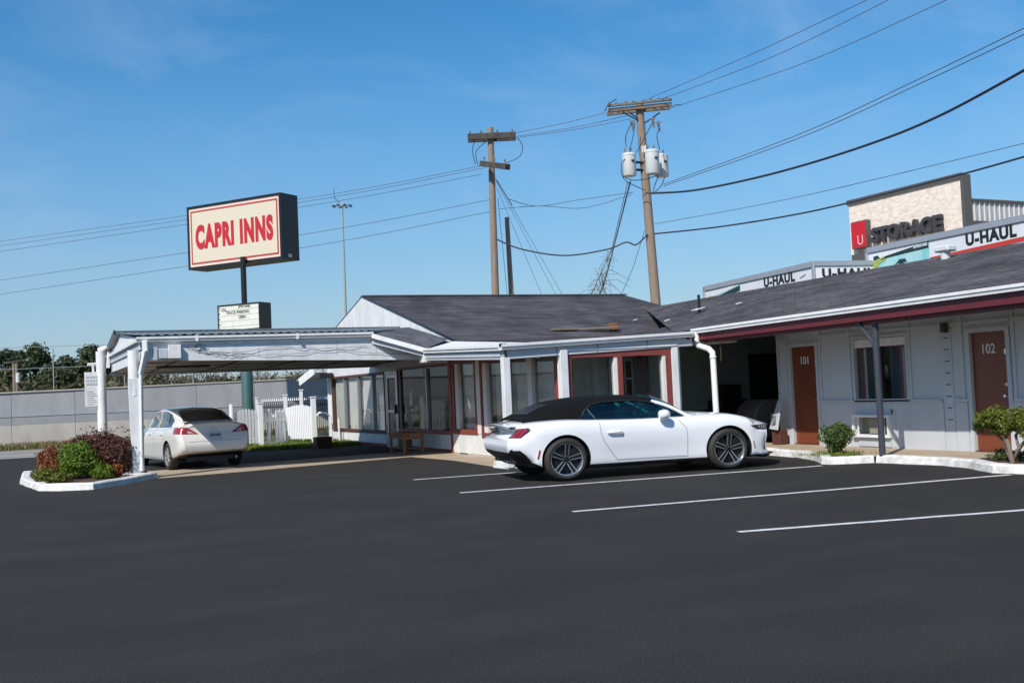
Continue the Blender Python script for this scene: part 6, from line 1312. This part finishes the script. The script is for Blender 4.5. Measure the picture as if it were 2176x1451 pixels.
for s in (-1, 1):
    patch('side_window', [(.86, .985), (.52, 1.255), (.25, 1.355), (-.16, 1.385), (-.16, .985)], tg, 'y', s, 'car_glass_dark' if False else 'lamp_dark', sd, .004)
    patch('side_window', [(-.24, .985), (-.24, 1.385), (-.70, 1.37), (-1.05, 1.31), (-1.30, 1.16), (-1.28, 1.0)], tg, 'y', s, 'lamp_dark', sd, .004)
    b = MB(); b.bar((-1.02, s*.742, 1.0), (-1.0, s*.665, 1.31), .022, .012); b.build('window_divider', 'car_black', sd, local=True)
    patch('tail_light', [(-2.50, .99), (-1.98, 1.0), (-1.96, .86), (-2.5, .84)], ts_, 'y', s, 'lamp_red', sd, .006)
    patch('tail_light', [(s*.66, 1.0), (s*.80, 1.0), (s*.84, .85), (s*.40, .835)], ts_, 'x', -1, 'lamp_red', sd, .007)
    patch('reverse_light', [(s*.60, .90), (s*.66, .92), (s*.66, .86), (s*.50, .855)], ts_, 'x', -1, 'lamp_clear', sd, .011)
    seam(sd, [(-.20, .94), (-.20, .26)], ts_, s); seam(sd, [(.86, .93), (.92, .6), (.88, .28), (-.9, .26), (-1.0, .45), (-1.12, .72), (-1.25, .95)], ts_, s)
    for x in (-.95, .12): b = MB(); b.tube([(x-.1, s*.905, .83), (x-.06, s*.922, .835), (x+.08, s*.922, .835), (x+.11, s*.905, .83)], .014, 8); b.build('door_handle', 'car_cream', sd, local=True, smooth=60)
    b = MB(); b.obox((.66, s*1.0, 1.0), (.055, 0, 0), (0, .115, 0), (0, 0, .075)); mr = b.build('side_mirror', 'car_cream', sd, local=True, bevel=.03)
    b = MB(); b.obox((.602, s*1.0, 1.0), (.003, 0, 0), (0, .09, 0), (0, 0, .055)); b.build('mirror_glass', 'mirror_glass', mr, local=True)
patch('rear_window', [(-.60, 1.125), (.60, 1.125), (.53, 1.36), (.40, 1.405), (-.40, 1.405), (-.53, 1.36)], tg, 'x', -1, 'lamp_dark', sd, .005)
patch('windscreen', [(-.60, 1.0), (.60, 1.0), (.50, 1.38), (-.50, 1.38)], tg, 'x', 1, 'lamp_dark', sd, .005)
patch('boot_gap', [(-.64, .66), (.64, .66), (.64, .67), (-.64, .67)], ts_, 'x', -1, 'seam', sd, .004)
patch('plate_recess', [(-.34, .86), (.34, .86), (.36, .70), (-.36, .70)], ts_, 'x', -1, 'car_cream', sd, .002)
lp = patch('licence_plate', [(-.155, .845), (.155, .845), (.155, .69), (-.155, .69)], ts_, 'x', -1, 'plate', sd, .014)
patch('plate_letters', [(-.13, .82), (.13, .82), (.13, .765), (-.13, .765)], ts_, 'x', -1, 'letter_black', lp, .0155)
for k in range(6): y = -.125+.042*k; patch('plate_letter_gap', [(y, .825), (y+.012, .825), (y+.012, .76), (y, .76)], ts_, 'x', -1, 'plate', lp, .017)
b = MB(); b.lathe([(.052+.006*math.cos(a), .006*math.sin(a)) for a in np.linspace(0, 2*PI, 7)], axis='x', n=20); e = b.build('badge_ring', 'chrome', sd, local=True, smooth=60)
h = ts_.ray_cast(Vector((-4, 0, .93)), Vector((1, 0, 0))); e.location = (h[0].x-.008, 0, .93)
b = MB(); b.tube([(-2.1, -.5, .24), (-2.36, -.5, .26)], .03, 8); b.build('exhaust_pipe', 'chrome', sd, local=True)
b = MB(); b.box((-2.0, -.6, .2), (-1.0, .6, .3)); b.build('underbody', 'car_black', sd, local=True)
